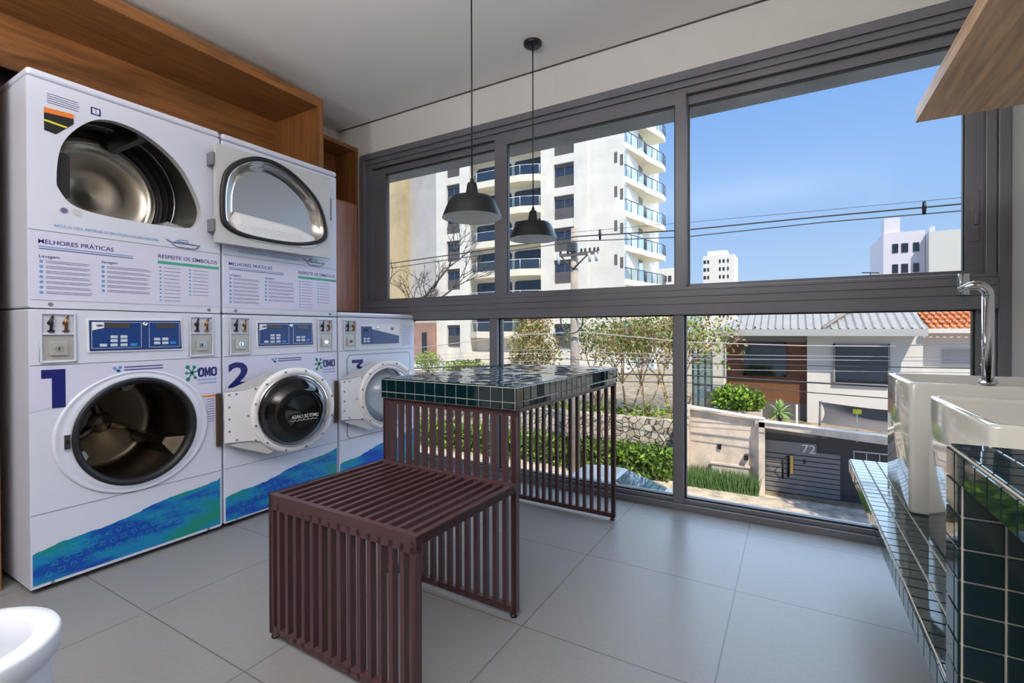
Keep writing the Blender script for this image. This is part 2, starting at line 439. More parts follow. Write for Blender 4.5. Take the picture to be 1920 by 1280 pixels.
def practice_sticker(root, fr):
    p = MB().prism([(.006, 1.105), (.686, 1.105), (.686, 1.362), (.006, 1.362)], fr, .0003, .0018)
    st = p.build('instruction_sticker', M['sticker'], root)
    q = MB(); D = .0016
    for tx, a0, a1, b0, b1 in (('MELHORES PRÁTICAS', .029, .262, 1.317, 1.338), ('RESPEITE OS SÍMBOLOS', .424, .678, 1.313, 1.334), ('Lavagem', .031, .09, 1.261, 1.275), ('Secagem', .22, .275, 1.262, 1.276)):
        q = MB(); text_mesh(q, tx, a0, a1, b0, b1, fr, D, 0, .012); q.build('heading', M['navy'], st)
    q = MB()
    for z in (1.306, 1.298): q.prism([(.03, z-.002), (.33, z-.002), (.33, z+.002), (.03, z+.002)], fr, D, D+.0006, 1 if z > 1.3 else 0)
    for s0, s1, n in ((.05, .195, 7), (.238, .40, 6)):
        for i in range(n):
            z = 1.25-i*.0195; ctl_text(q, 2, s0, s1, z-.006, z+.006, fr, D, 0)
            q.prism([(s0-.018, z-.005), (s0-.008, z-.005), (s0-.008, z+.005), (s0-.018, z+.005)], fr, D, D+.0006, 1)
    for s0, n in ((.445, 10), (.567, 8)):
        for i in range(n):
            z = 1.272-i*.0165; ctl_text(q, 1, s0, s0+.075, z-.004, z+.004, fr, D, 0)
            q.prism([(s0-.016, z-.0035), (s0-.009, z-.0035), (s0-.009, z+.0035), (s0-.016, z+.0035)], fr, D, D+.0006, 1)
    q.build('small_print', [M['ink'], M['lightink']], st)
    MB().prism([(.422, 1.288), (.686, 1.288), (.686, 1.301), (.422, 1.301)], fr, D, D+.0006).build('green_bar', M['greenbar'], st)


def dryer(i, label):
    y0 = Y1+PITCHM*i; z0, z1 = 1.074, 1.968
    root = thing('tumble_dryer', label, 'dryer', (XF, y0+WM/2, z0), 'stacked tumble dryers')
    body, fr = base_body(root, y0, z0, 1.935, DRY if i == 0 else None, 'cabinet')
    MB().box(XBK, XF+.004, y0, y0+WM, 1.9365, z1).build('lid', M['white'], root, bevel=.012, seg=3)
    s = MB().prism([(.002, 1.3655), (.692, 1.3655), (.692, 1.368), (.002, 1.368)], fr, 0, .0008)
    s.build('panel_seam', M['seam'], root)
    for q in (.063, .64): MB().prism(circ(q, 1.089, .008, n=12), fr, 0, .0015).build('screw', M['seam'], root)
    MB().prism(rrect(.047, .648, 1.41, 1.915, .03), fr, .0005, .0025).build('face_inset', M['white'], root) if i else None
    if i == 0:
        n = len(DRY); cx, cz = .345, 1.64
        cir = []
        for p in DRY:
            an = math.atan2(p[1]-cz, p[0]-cx); cir.append((cx+.285*math.cos(an), cz+.285*math.sin(an)))
        MB().loft([[fr(*p, 0) for p in DRY], [fr(*p, -.035) for p in DRY]], 0).build('door_throat', M['grey'], root)
        d = MB(); d.loft([[fr(*p, -.035) for p in DRY], [fr(*p, -.05) for p in cir], [fr(*p, -.42) for p in cir]], 0)
        for rr, dd in ((.274, -.30), (.278, -.345)):
            d.lathe([(rr+.013, dd-.006), (rr, dd), (rr+.013, dd+.006)], lambda x, y, h: fr(cx+x, cz+y, h), 48, 0)
        d.build('drum', M['drum'], root)
        MB().lathe([(.2849, -.42), (.275, -.43), (.262, -.422), (.262, -.44)], lambda x, y, h: fr(cx+x, cz+y, h), 48, 0).build('drum_seal', M['rubber'], root)
        MB().lathe([(.262, -.435), (.25, -.42), (.225, -.44), (.19, -.46), (.12, -.452), (.06, -.468), (.001, -.472)], lambda x, y, h: fr(cx+x, cz+y, h), 48, 0).build('back_plate', M['steel'], root)
        for an in (75, 195, 315):
            b = MB(); t = math.radians(an); c_, s_ = math.cos(t), math.sin(t)

            def P(rad, tan, dd): return fr(cx+c_*rad-s_*tan, cz+s_*rad+c_*tan, dd)
            b.add([P(.283, -.05, -.06), P(.283, .05, -.06), P(.283, .05, -.40), P(.283, -.05, -.40), P(.21, -.012, -.09), P(.21, .012, -.09), P(.21, .012, -.385), P(.21, -.012, -.385)],
                  [(0, 1, 5, 4), (1, 2, 6, 5), (2, 3, 7, 6), (3, 0, 4, 7), (4, 5, 6, 7), (0, 3, 2, 1)])
            b.build('baffle', M['drum'], root)
        v = MB().prism(rrect(.10, .137, 1.51, 1.69, .017), fr, -.05, -.043)
        v.build('lint_grille', M['rubber'], root)
        w_ = MB().prism([(.049, 1.747), (.083, 1.742), (.136, 1.80), (.136, 1.838), (.049, 1.834)], fr, .0003, .0012)
        w_.prism([(.049, 1.814), (.136, 1.820), (.136, 1.838), (.049, 1.834)], fr, .0012, .0018, 1)
        w_.prism([(.049, 1.782), (.112, 1.776), (.118, 1.782), (.049, 1.789)], fr, .0012, .0018, 2)
        w_.build('warning_label', [M['black'], M['orange'], M['yellow']], root)
        q = MB(); ctl_text(q, 5, .058, .16, 1.852, 1.894, fr, .0004, 0)
        q.build('serial_label', M['ink'], root)
        q = MB().prism(rrect(.19, .222, 1.862, 1.892, .003), fr, .0003, .001).prism([(.195, 1.868), (.2055, 1.865), (.2055, 1.886), (.195, 1.888)], fr, .001, .0016, 1)
        q.prism([(.2075, 1.865), (.217, 1.868), (.217, 1.888), (.2075, 1.886)], fr, .001, .0016, 1)
        q.build('manual_icon', [M['navy'], M['white']], root)
        q = MB()
        for cxx in (.105, .145): q.prism(circ(cxx, 1.455, .016, .014, 20), fr, .0003, .001, 1)
        q.prism(circ(.105, 1.455, .011, .010, 16), fr, .001, .0015, 0)
        q.build('symbol_print', [M['ink'], M['grey']], root)
        # the drying door, swung open flat across the neighbour
        D0, D1 = 0, .036
        fr0 = fr; fr = swung(fr0, .645, .028, 3)
        loop = catmull([(.672, 1.56), (.695, 1.757), (.83, 1.863), (1.0, 1.853), (1.165, 1.745), (1.232, 1.615), (1.222, 1.515), (1.07, 1.464), (.83, 1.46), (.705, 1.487)], 8)
        m = MB(); ring_panel(m, loop, .648, 1.276, 1.412, 1.886, fr, D1)
        m.add([fr(s, z, dd) for dd in (D0, D1) for s, z in ((.648, 1.412), (1.276, 1.412), (1.276, 1.886), (.648, 1.886))], [(0, 3, 2, 1), (0, 1, 5, 4), (1, 2, 6, 5), (2, 3, 7, 6), (3, 0, 4, 7)])
        do = m.build('door', M['grey'], root, bevel=.004)
        cxx = sum(p[0] for p in loop)/len(loop); czz = sum(p[1] for p in loop)/len(loop)

        def sc_(k): return [(cxx+(p[0]-cxx)*k, czz+(p[1]-czz)*k) for p in loop]
        m = MB(); L = [sc_(1.045), sc_(1.04), sc_(1.0), sc_(.955), sc_(.95)]
        m.loft([[fr(*p, dd) for p in l] for l, dd in zip(L, (D1, D1+.012, D1+.016, D1+.010, D1-.002))], 0); m.build('gasket', M['rubber'], do)
        m = MB(); m.loft([[fr(*p, dd) for p in sc_(k)] for k, dd in ((.955, D1+.008), (.935, D1+.006), (.89, D1-.006), (.83, D1-.024), (.77, D1-.031))], 0)
        m.build('pan_rim', M['panrim'], do)
        m = MB(); m.add([fr(*p, D1-.031) for p in sc_(.775)], [tuple(range(len(loop)))]); m.build('pan', M['pan'], do)
        m = MB(); lo = 1.478
        P0 = [(.715, 1.535), (.745, 1.582), (1.08, 1.560), (1.185, 1.53), (1.195, 1.50), (1.13, 1.482), (.97, 1.476), (.81, 1.476), (.73, 1.50)]
        m.loft([[fr(s, z, D1-.028) for s, z in P0], [fr(.955+(s-.955)*.97, z-.012, D1-.006) for s, z in P0], [fr(.955+(s-.955)*.93, min(z-.03, 1.52), D1+.006) for s, z in P0]], 0, cap1=True, smooth=False)
        ls = m.build('lint_shelf', M['plate'], do)
        m = MB()
        for a_ in range(15):
            for b_ in range(4):
                s_, z_ = .815+a_*.019+(b_ % 2)*.009, 1.485+b_*.009
                m.prism(circ(s_, z_, .0028, n=6), fr, D1+.0055, D1+.0066)
        m.build('perforation', M['grey'], ls)
        fr = fr0
        for z in (1.495, 1.815): MB().box(XF+.002, XF+.05, y0+.632, y0+.645, z-.03, z+.03).build('hinge', M['seam'], root, bevel=.002)
    else:
        q = MB().prism(rrect(.632, .652, 1.66, 1.80, .004), fr, .0025, .005); q.build('door_grip', M['seam'], root)
    q = MB(); text_mesh(q, 'APÓS O USO, RETIRAR O SEU FELPO DA SECADORA', .073, .425, 1.386, 1.400, fr, .003, 0, .006)
    q.build('reminder_lettering', M['lightink'], root)
    q = MB()
    q.tube([fr(.455, 1.402, .003), fr(.476, 1.392, .003), fr(.60, 1.392, .003), fr(.59, 1.382, .003), (fr(.575, 1.373, .003)), fr(.50, 1.373, .003), fr(.478, 1.386, .003)], .0016, 5, 0)
    q.tube([fr(.49, 1.395, .003), fr(.51, 1.408, .003), fr(.545, 1.408, .003), fr(.55, 1.398, .003), fr(.515, 1.397, .003), fr(.50, 1.405, .003)], .0014, 5, 1)
    q.build('basin_icon', [M['navy'], M['lightink']], root)
    practice_sticker(root, fr)
    return root



HOLE = circ(.346, .557, .2185)


def swung(fr, h, d0, deg):      # the frame of a door swung open round the vertical hinge at s = h
    c_, s_ = math.cos(math.radians(deg)), math.sin(math.radians(deg))
    return lambda s, z, d: fr(h+(s-h)*c_-d*s_, z, d0+(s-h)*s_+d*c_)


def omo(mb, x0, x1, z0, z1, fr, d, th=.0008, mi=0):
    w_ = (x1-x0)
    for a0 in (0, .68):
        xa, xb = x0+a0*w_, x0+(a0+.32)*w_
        mb.loft([[fr(*p, dd) for p in q] for q, dd in ((rrect(xa, xb, z0, z1, w_*.13), d), (rrect(xa, xb, z0, z1, w_*.13), d+th), (rrect(xa+w_*.1, xb-w_*.1, z0+(z1-z0)*.2, z1-(z1-z0)*.2, w_*.05), d+th))], mi, smooth=False)
    xa, k, H = x0+.34*w_, .32*w_, z1-z0
    P = [(0, 0), (.0, 1), (.30, 1), (.5, .45), (.70, 1), (1, 1), (1, 0), (.73, 0), (.73, .55), (.58, .12), (.42, .12), (.27, .55), (.27, 0)]
    mb.prism([(xa+p*k, z0+q*H) for p, q in P], fr, d, d+th, mi)


def coin_unit(root, fr, s0, s1):
    z0, z1 = .868, 1.056; zc_ = .975
    m = MB(); g = .006
    m.prism([(s0, zc_-.003), (s1, zc_-.003), (s1, zc_+.003), (s0, zc_+.003)], fr, -.012, .008)
    for x0, x1, zz0, zz1 in ((s0, s0+g, z0, z1), (s1-g, s1, z0, z1), (s0, s1, z1-g, z1), (s0, s1, z0, z0+g)):
        m.prism([(x0, zz0), (x1, zz0), (x1, zz1), (x0, zz1)], fr, .001, .008)
    o = m.build('coin_bezel', M['white'], root, bevel=.002)
    MB().prism([(s0+g, z0+g), (s1-g, z0+g), (s1-g, zc_-.004), (s0+g, zc_-.004)], fr, .0008, .0018).build('coin_recess', M['coinbox'], o)
    cx = (s0+s1)/2
    b_ = MB().prism(rrect(cx-.026, cx+.026, .893, .945, .003), fr, .0015, .010); bo = b_.build('coin_box', M['coinbox'], root, bevel=.002)
    MB().prism(circ(cx, .92, .0125, .010, 20), fr, .010, .013).prism([(cx-.002, .914), (cx+.002, .914), (cx+.002, .926), (cx-.002, .926)], fr, .013, .0135, 1).build('lock', [M['chrome'], M['black']], bo)
    for k, q in enumerate((-.022, .022)):
        m = MB(); x = cx+q
        m.tube([fr(x, .986, .006), fr(x, 1.006, .012), fr(x-.004, 1.02, .014), fr(x+.006, 1.045, .010)], [.0055, .005, .0075, .0035], 8)
        m.prism(circ(x-.002, 1.018, .009, n=12), fr, .004, .012).prism(circ(x, .987, .011, .004, 12), fr, .001, .012)
        m.build('coin_slot', M['black'] if k == 0 else M['brass'], root)


def control_panel(root, fr):
    m = MB().prism([(.170, .90), (.522, .90), (.514, 1.042), (.168, 1.036)], fr, .001, .006); p = m.build('control_bezel', M['plate'], root, bevel=.001)
    m = MB().prism([(.178, .906), (.515, .906), (.509, 1.034), (.176, 1.030)], fr, .006, .0075); p = m.build('control_panel', M['panelblue'], root)
    D = .0075
    m = MB()
    for x0, x1, z0, z1 in ((.184, .356, .916, 1.024), (.384, .506, .916, 1.026)):
        for q in ((x0, x0+.0012, z0, z1), (x1-.0012, x1, z0, z1), (x0, x1, z0, z0+.0012), (x0, x1, z1-.0012, z1)):
            m.prism([(q[0], q[2]), (q[1], q[2]), (q[1], q[3]), (q[0], q[3])], fr, D, D+.0006)
    m.prism([(.186, .99), (.225, 1.0), (.225, 1.022), (.186, 1.022)], fr, D, D+.0005)
    m.build('print_outline', M['plate'], p)
    q = MB(); omo(q, .20, .222, 1.004, 1.014, fr, D+.0006, .0004); q.build('logo', M['navy'], p)
    for x0, x1 in ((.230, .312), (.412, .486)):
        MB().prism([(x0, 1.0), (x1, 1.0), (x1, 1.02), (x0, 1.02)], fr, D, D+.001).build('display', mat('display_dark', (74, 66, 62), .2), p)
    for s, z, c_ in ((.258, .963, 0), (.292, .963, 0), (.258, .947, 0), (.292, .947, 0), (.222, .929, 0), (.258, .929, 0), (.292, .929, 0), (.327, .929, 1), (.415, .951, 0), (.447, .951, 0), (.415, .934, 0), (.447, .934, 0), (.478, .934, 1)):
        MB().prism(rrect(s-.012, s+.012, z-.006, z+.006, .002), fr, D, D+.002).build('button', M['cyan'] if c_ else M['key'], p)
    MB().lathe([(.0095, D), (.0085, D+.008), (.004, D+.008), (.0035, D+.004), (.0005, D+.004)], lambda x, y, h: fr(.368+x, 1.017+y, h), 20).build('key_switch', M['chrome'], p)


def logo(root, fr, s):
    m = MB(); omo(m, s+.060, s+.147, .768, .812, fr, .0014)
    o = m.build('brand_logo', M['navy'], root)
    m = MB()
    for an, rr in ((15, .04), (70, .035), (125, .042), (180, .03), (240, .043), (300, .034)):
        t = math.radians(an); c_, s_ = math.cos(t), math.sin(t); cx, cz = s+.034, .79
        m.prism([(cx+s_*.004, cz-c_*.004), (cx+c_*rr*.6+s_*.002, cz+s_*rr*.6-c_*.002), (cx+c_*rr*.6-s_*.002, cz+s_*rr*.6+c_*.002), (cx-s_*.004, cz+c_*.004)], fr, .0012, .002)
        m.prism(circ(cx+c_*rr*.8, cz+s_*rr*.8, rr*.22, n=12), fr, .0012, .002)
    m.build('splash', M['greenlogo'], o)
    m = MB(); text_mesh(m, 'lavanderia', s+.06, s+.145, .748, .762, fr, .0012, 0, .004); text_mesh(m, 'compartilhada', s+.06, s+.145, .730, .743, fr, .0012, 0, 0)
    m.build('tagline', M['lightink'], o)


def washer(i, label):
    y0 = Y1+PITCHM*i; z1 = 1.07
    root = thing('washing_machine', label, 'washing machine', (XF, y0+WM/2, 0), 'row of front-loading washers')
    body, fr = base_body(root, y0, .022, z1 if i < 2 else 1.072, HOLE if i == 0 else None, 'cabinet')
    if i == 2:
        m = MB(); m.box(XBK, XF+.002, y0, y0+WM, 1.0735, 1.105); m.build('lid', M['white'], root, bevel=.014, seg=3)
    for yy in (.06, .634):
        for xx in (XF-.06, XBK+.06): MB().lathe([(.02, 0), (.02, .012), (.009, .014), (.009, .024)], lambda x, y, h: (xx+x, y0+yy+y, h), 14, cap0=True).build('foot', M['black'], root)
    for z in (.8565, .296): MB().prism([(.002, z), (.692, z), (.692, z+.0025), (.002, z+.0025)], fr, 0, .0008).build('panel_seam', M['seam'], root)
    for q in (.062, .63): MB().prism(circ(q, .028, .006, n=10), fr, 0, .0015).build('screw', M['seam'], root)
    # printed wave along the plinth panel
    pts = [(.006, .152)]
    n = 46
    for k_ in range(1, n):
        s = .006+.68*k_/n; pts.append((s, .150+.112*(s/.69)+.006*math.sin(s*17+i)+random.uniform(-.002, .003)))
    pts += [(.686, .262), (.686, .034), (.006, .034)]
    wv = MB().prism(pts, fr, .0003, .0016).build('wave_print', M['wave'], root)
    if i < 2:
        m = MB()
        for rr in range(5):
            for cc in range(17):
                s, z = .05+cc*.037+(rr % 2)*.016, .062+rr*.034+cc*.0045
                if z > .135+.112*(s/.69)-.012: continue
                kind = (rr*3+cc) % 4
                if kind == 0: P = [(s+.009*math.cos(q*math.pi/6), z+.009*math.sin(q*math.pi/6), 0) for q in range(13)]
                elif kind == 1: P = [(s-.01, z-.007, 0), (s-.008, z+.008, 0), (s+.01, z+.007, 0), (s+.01, z-.007, 0), (s-.01, z-.007, 0)]
                elif kind == 2: P = [(s, z-.010, 0), (s-.010, z+.003, 0), (s-.005, z+.009, 0), (s, z+.004, 0), (s+.005, z+.009, 0), (s+.010, z+.003, 0), (s, z-.010, 0)]
                else: P = [(s-.012, z-.006, 0), (s+.002, z+.008, 0), (s+.010, z+.006, 0), (s+.011, z-.006, 0), (s-.008, z-.002, 0)]
                m.tube([fr(p[0], p[1], .0018) for p in P], .0011, 4)
        m.build('laundry_icons', M['waveicon'], wv)
        st = MB(); ARC = [(.346+.262*math.cos(math.radians(q)), .557+.25*math.sin(math.radians(q))) for q in range(24, 157, 7)]
        st.prism([(.003, .683), (.003, .850), (.690, .850), (.690, .683)]+[p for p in ARC if p[1] > .683], fr, .0003, .0011)
        so = st.build('front_sticker', M['sticker'], root)
        q = MB()
        if i == 0: q.prism([(.034, .807), (.034, .840), (.104, .840), (.104, .692), (.064, .692), (.064, .807)], fr, .0011, .002)
        else: text_mesh(q, '2', .022, .134, .70, .828, fr, .0012, 0, .03)
        q.build('number', M['navy'], so)
        logo(so, fr, .527)
        q = MB()
        for cx, cz in ((.262, .832), (.272, .822), (.281, .834), (.277, .818)): q.prism(circ(cx, cz, .007, .006, 12), fr, .0011, .0018)
        for z in (.834, .822): q.prism([(.295, z-.003), (.44, z-.003), (.44, z+.003), (.295, z+.003)], fr, .0011, .0018, 1)
        q.build('slogan', [M['lightink'], M['ink']], so)
        coin_unit(root, fr, .031, .136); coin_unit(root, fr, .550, .657); control_panel(root, fr)
    else:
        q = MB(); P = rrect(.062, .640, .30, .832, .035)
        q.prism(P, fr, .0005, .003); q.build('front_panel', M['white'], root)
        q = MB(); q.tube([fr(*p, .002) for p in P]+[fr(*P[0], .002)], .0024, 5); q.build('panel_groove', M['seam'], root)
        q = MB(); q.prism([(.099, .800), (.192, .800), (.192, .779), (.157, .758), (.140, .758), (.140, .765), (.160, .779), (.099, .779)], fr, .003, .0042)
        arc_o = [(.146+.048*math.cos(math.radians(k_)), .725+.036*math.sin(math.radians(k_))) for k_ in range(100, -151, -10)]
        arc_i = [(.146+.026*math.cos(math.radians(k_)), .725+.017*math.sin(math.radians(k_))) for k_ in range(-150, 101, 10)]
        q.prism(arc_o+arc_i, fr, .003, .0042); q.build('number', M['navy'], root)
        coin_unit(root, fr, .037, .136)
        m = MB().prism([(.172, .892), (.532, .892), (.526, 1.032), (.170, 1.03)], fr, .001, .004); p = m.build('control_bezel', M['plate'], root)
        m = MB().prism([(.178, .898), (.268, .898), (.268, 1.016), (.176, 1.016)], fr, .004, .006).prism([(.27, .898), (.525, .898), (.525, .952), (.40, .975), (.27, .998)], fr, .004, .006)
        p = m.build('control_panel', M['panelblue'], root)
        MB().prism([(.198, .982), (.236, .982), (.236, 1.0), (.198, 1.0)], fr, .006, .007).build('display', M['black'], p)
        for s, z in ((.205, .935), (.235, .935), (.205, .918), (.235, .918)): MB().prism(rrect(s-.011, s+.011, z-.006, z+.006, .002), fr, .006, .008).build('button', M['key'], p)
        MB().lathe([(.009, .004), (.008, .012), (.001, .012)], lambda x, y, h: fr(.318+x, 1.005+y, h), 16).build('key_switch', M['chrome'], p)
        q = MB(); omo(q, .445, .475, .993, 1.010, fr, .004, .0006); q.build('logo', M['navy'], p)
        q = MB().prism([(.565, .872), (.671, .868), (.672, 1.04), (.553, 1.044)], fr, .0004, .0014); so = q.build('instruction_sticker', M['sticker'], root)
        q = MB(); ctl_text(q, 10, .572, .66, .885, 1.03, fr, .0014, 0); q.build('small_print', M['ink'], so)
    if i == 0:
        cx, cz = .346, .557

        def L(x, y, h): return fr(cx+x, cz+y, h)
        MB().lathe([(.285, .0005), (.282, .006), (.274, .008), (.268, .005), (.250, .008), (.236, .012), (.228, .010), (.2185, 0)], lambda x, y, h: fr(cx+x, cz+y*(1-.09*max(0, (math.hypot(x, y)-.23)/.055)), h), 64).build('door_ring', M['white'], root)
        MB().lathe([(.229, .009), (.227, .016), (.216, .018), (.203, .006), (.200, -.02), (.222, -.05)], L, 64).build('door_gasket', M['rubber'], root)
        MB().lathe([(.2185, .001), (.222, -.05), (.235, -.06), (.235, -.42), (.20, -.45), (.03, -.40), (.001, -.39)], L, 56).build('drum', M['drumdark'], root)
        for an in (90, 210, 330):
            b = MB(); t = math.radians(an); c_, s_ = math.cos(t), math.sin(t)

            def P(rad, tan, dd): return fr(cx+c_*rad-s_*tan, cz+s_*rad+c_*tan, dd)
            b.add([P(.233, -.05, -.08), P(.233, .05, -.08), P(.233, .05, -.42), P(.233, -.05, -.42), P(.165, -.014, -.11), P(.165, .014, -.11), P(.165, .014, -.42), P(.165, -.014, -.42)],
                  [(0, 1, 5, 4), (1, 2, 6, 5), (2, 3, 7, 6), (3, 0, 4, 7), (4, 5, 6, 7), (0, 3, 2, 1)])
            b.tube([P(.02, 0, -.385), P(.12, .02, -.41), P(.225, .0, -.43)], [.02, .014, .012], 8)
            b.build('drum_rib', M['drumdark'], root)
        MB().lathe([(.05, -.385), (.04, -.37), (.001, -.365)], L, 24).build('drum_hub', M['drumdark'], root)
        q = MB().prism([(.092, .53), (.111, .53), (.111, .585), (.092, .585)], fr, .016, .024).prism([(.098, .55), (.106, .55), (.106, .565), (.098, .565)], fr, .024, .0245, 1)
        q.build('door_latch', [M['chrome'], M['black']], root)
        q = MB().prism([(.612, .52), (.667, .517), (.667, .676), (.605, .676)], fr, .0003, .0012).prism([(.605, .668), (.667, .668), (.667, .676), (.605, .676)], fr, .0012, .0018, 1)
        for k_ in range(10): q.prism([(.625, .655-k_*.012), (.66, .655-k_*.012), (.66, .658-k_*.012), (.625, .658-k_*.012)], fr, .0012, .0018, 2)
        q.build('warning_label', [M['sticker'], M['orange'], M['ink']], root)
    if i < 2:   # the open door, folded flat over the machine on its right
        cx, cz, dd = 1.040, .557, .004
        fr0 = fr
        h = MB().prism([(.666, .42), (.690, .42), (.690, .68), (.666, .68)], fr, .002, .016); h.build('hinge', mat('hinge_bronze_%d' % i, (96, 78, 60), .4, metal=.7), root, bevel=.003)
        fr = swung(fr0, .69, .022, 10)

        def L(x, y, h): return fr(cx+x, cz+y, h)
        m = MB(); m.lathe([(.228, dd), (.230, dd+.014), (.222, dd+.024), (.204, dd+.030), (.196, dd+.022), (.188, dd+.012), (.182, dd)], L, 64)
        do = m.build('door', M['plate'], root)
        m = MB(); P = [(.692, .435), (.692, .680), (.80, .688), (.865, .70), (.845, .557), (.865, .415), (.80, .428)]
        m.prism(P, fr, dd, dd+.016)
        ro = m.build('hinge_plate', M['plate'], do, bevel=.002)
        for P in ([(.70, .69), (.90, .772), (.955, .755), (.86, .69)], [(.70, .425), (.90, .343), (.955, .360), (.86, .425)]):
            MB().prism(P, fr, dd+.002, dd+.008).build('hinge_gusset', M['grey'], do)
        for s, z in [(.712, .67-.03*q) for q in range(0, 9, 2)]+[(.745, .672), (.745, .443), (.80, .557), (.835, .69), (.835, .425)]: MB().prism(circ(s, z, .0055, n=10), fr, dd+.014, dd+.0185).build('bolt', M['seam'], do)
        for an in range(0, 360, 30):
            t = math.radians(an+15); MB().prism(circ(cx+.215*math.cos(t), cz+.215*math.sin(t), .0055, n=10), fr, dd+.025, dd+.031).build('bolt', M['seam'], do)
        if i == 0:
            m = MB(); m.lathe([(.196, dd+.024), (.192, dd+.036), (.183, dd+.032)], lambda x, y, h: L(x-.010, y, h), 64); m.build('glass_rim', M['chrome'], do)
            m = MB(); m.add([L(*p, dd+.004) for p in circ(-.012, 0, .180, n=48)], [tuple(range(48))]); m.build('door_back', mat('dark_door_back', (62, 58, 54), .4), do)
        else:
            m = MB(); m.lathe([(.196, dd+.024), (.192, dd+.036), (.183, dd+.032)], lambda x, y, h: L(x-.010, y, h), 64); m.build('glass_rim', M['plate'], do)
            m = MB(); m.add([L(*p, dd+.004) for p in circ(-.012, 0, .180, n=48)], [tuple(range(48))]); m.build('door_back', mat('pale_door_back', (196, 200, 206), .4), do)
        m = MB(); m.lathe([(.184, dd+.028), (.178, dd+.045), (.162, dd+.08), (.135, dd+.108), (.112, dd+.117), (.085, dd+.113), (.001, dd+.106)], lambda x, y, h: L(x-.010, y, h), 56)
        m.build('glass_bowl', M['glassbowl'] if i == 0 else M['glassclear'], do)
        if i == 0:
            m = MB(); text_mesh(m, 'LIMITE DE CARGA', cx+.075, cx-.07, cz-.03, cz-.012, fr, dd+.124, 0, .01)
            for k_ in range(6): m.tube([L(-.065+.024*k_+.011*math.cos(math.radians(q)), -.036-.007*abs(math.sin(math.radians(q))), dd+.124) for q in range(0, 181, 30)], .0012, 4)
            m.build('load_mark', M['plate'], do)


dryer(0, 'white tumble dryer with open drum, stacked on the washer marked 1')
dryer(1, 'white tumble dryer stacked on the washer marked 2, covered by the neighbour\'s open chrome-panned door')
washer(0, 'white washing machine marked with a navy 1, door open, under the left dryer')
washer(1, 'white washing machine marked with a navy 2, partly covered by a dark-glass round door')
washer(2, 'white washing machine marked 3 nearest the window, with no dryer on top')

# ------------------------------------------------------------------ tiled table with slatted bench
t = thing('laundry_table', 'teal tiled table on oxblood slatted metal frame with attached low slatted bench', 'table', (-1.138, .932, 0))
t.rotation_euler = (0, 0, math.radians(-1.2))
HW, NS, SW = .315, 16, .0155
xs = [-HW+(2*HW-SW)*k_/(NS-1) for k_ in range(NS)]


def slat_panel(name, y, z1, zb=.016, dep=.021, label=None):
    m = MB()
    m.box(-HW, -HW+.021, y, y+dep, zb, z1-.001).box(HW-.021, HW, y, y+dep, zb, z1-.001)
    for x in xs: m.box(x, x+SW, y, y+dep, zb+.002, z1-.001)
    m.box(-HW, HW, y, y+dep, zb, zb+.022).box(-HW, HW, y, y+dep, z1-.022, z1)
    o = m.build(name, M['slat'], t, local=True, bevel=.0012)
    for x in (-HW+.016, HW-.016): MB().lathe([(.011, 0), (.013, .002), (.012, .008), (.006, .009), (.006, zb)], lambda a_, b_, h: (x+a_, y+dep/2+b_, h), 14, cap0=True).build('levelling_foot', M['black'], o, local=True)
    return o


YM, YE = .492, 1.505
slat_panel('bench_leg_panel', 0, .436)
slat_panel('table_leg_panel', YM, .712)
slat_panel('table_leg_panel', YE-.024, .712)
m = MB()
for x in xs: m.box(x, x+SW, .018, YM-.002, .432, .459)
m.box(-HW, HW, 0, .022, .436, .462).box(-HW, HW, YM-.022, YM-.001, .436, .462).box(-HW, -HW+SW+.002, 0, YM-.001, .433, .462).box(HW-SW-.002, HW, 0, YM-.001, .433, .462)
m.build('bench_seat', M['slat'], t, local=True, bevel=.0015)
m = MB(); m.box(-HW, HW, YM, YE, .70, .712); m.build('table_rail', M['slat'], t, local=True)
m = MB(); zt_, zb_ = .789, .713; x0, x1, y0, y1 = -HW-.002, HW+.002, YM-.006, YE+.006
m.box(x0, x1, y0, y1, zb_, zt_)
tiles(m, (x0, y0, zt_), (1, 0, 0), (0, 1, 0), (0, 0, 1), 12.6, 20.35, tilt=.016)
tiles(m, (x1, y0, zt_), (-1, 0, 0), (0, 0, -1), (0, -1, 0), 12.6, 1.5)
tiles(m, (x1, y0, zt_), (0, 1, 0), (0, 0, -1), (1, 0, 0), 20.35, 1.5)
tiles(m, (x0, y0, zt_), (0, 1, 0), (0, 0, -1), (-1, 0, 0), 20.35, 1.5)
tiles(m, (x1, y1, zt_), (-1, 0, 0), (0, 0, -1), (0, 1, 0), 12.6, 1.5)
m.build('tiled_top', [M['grout'], M['tile']], t, local=True, fix=False)

# ------------------------------------------------------------------ tiled counter, ledge, sinks, faucet
XC = .230
t = thing('tiled_ledge', 'low teal tiled ledge along the right wall carrying the white sinks', 'ledge', (.5, 1.9, .33))
m = MB(); m.box(XC, XR-.003, 1.084, WY-.006, .326, .378)
tiles(m, (XC, 1.084, .378), (1, 0, 0), (0, 1, 0), (0, 0, 1), 10.8, 32.7, tilt=.003)
tiles(m, (XC, 1.084, .378), (0, 1, 0), (0, 0, -1), (-1, 0, 0), 32.7, 1.02)
m.build('tiled_slab', [M['grout'], M['tile']], t, fix=False)
t = thing('tiled_counter', 'teal tiled worktop with tiled end panel in the right foreground', 'counter', (.5, .6, 0))
m = MB(); m.box(XC, XR-.003, -1.1, 1.08, .737, .785)
tiles(m, (XC, 1.08, .785), (0, -1, 0), (1, 0, 0), (0, 0, 1), 43.3, 10.8, tilt=.004)
tiles(m, (XC, 1.08, .785), (0, -1, 0), (0, 0, -1), (-1, 0, 0), 43.3, .96, tilt=.004)
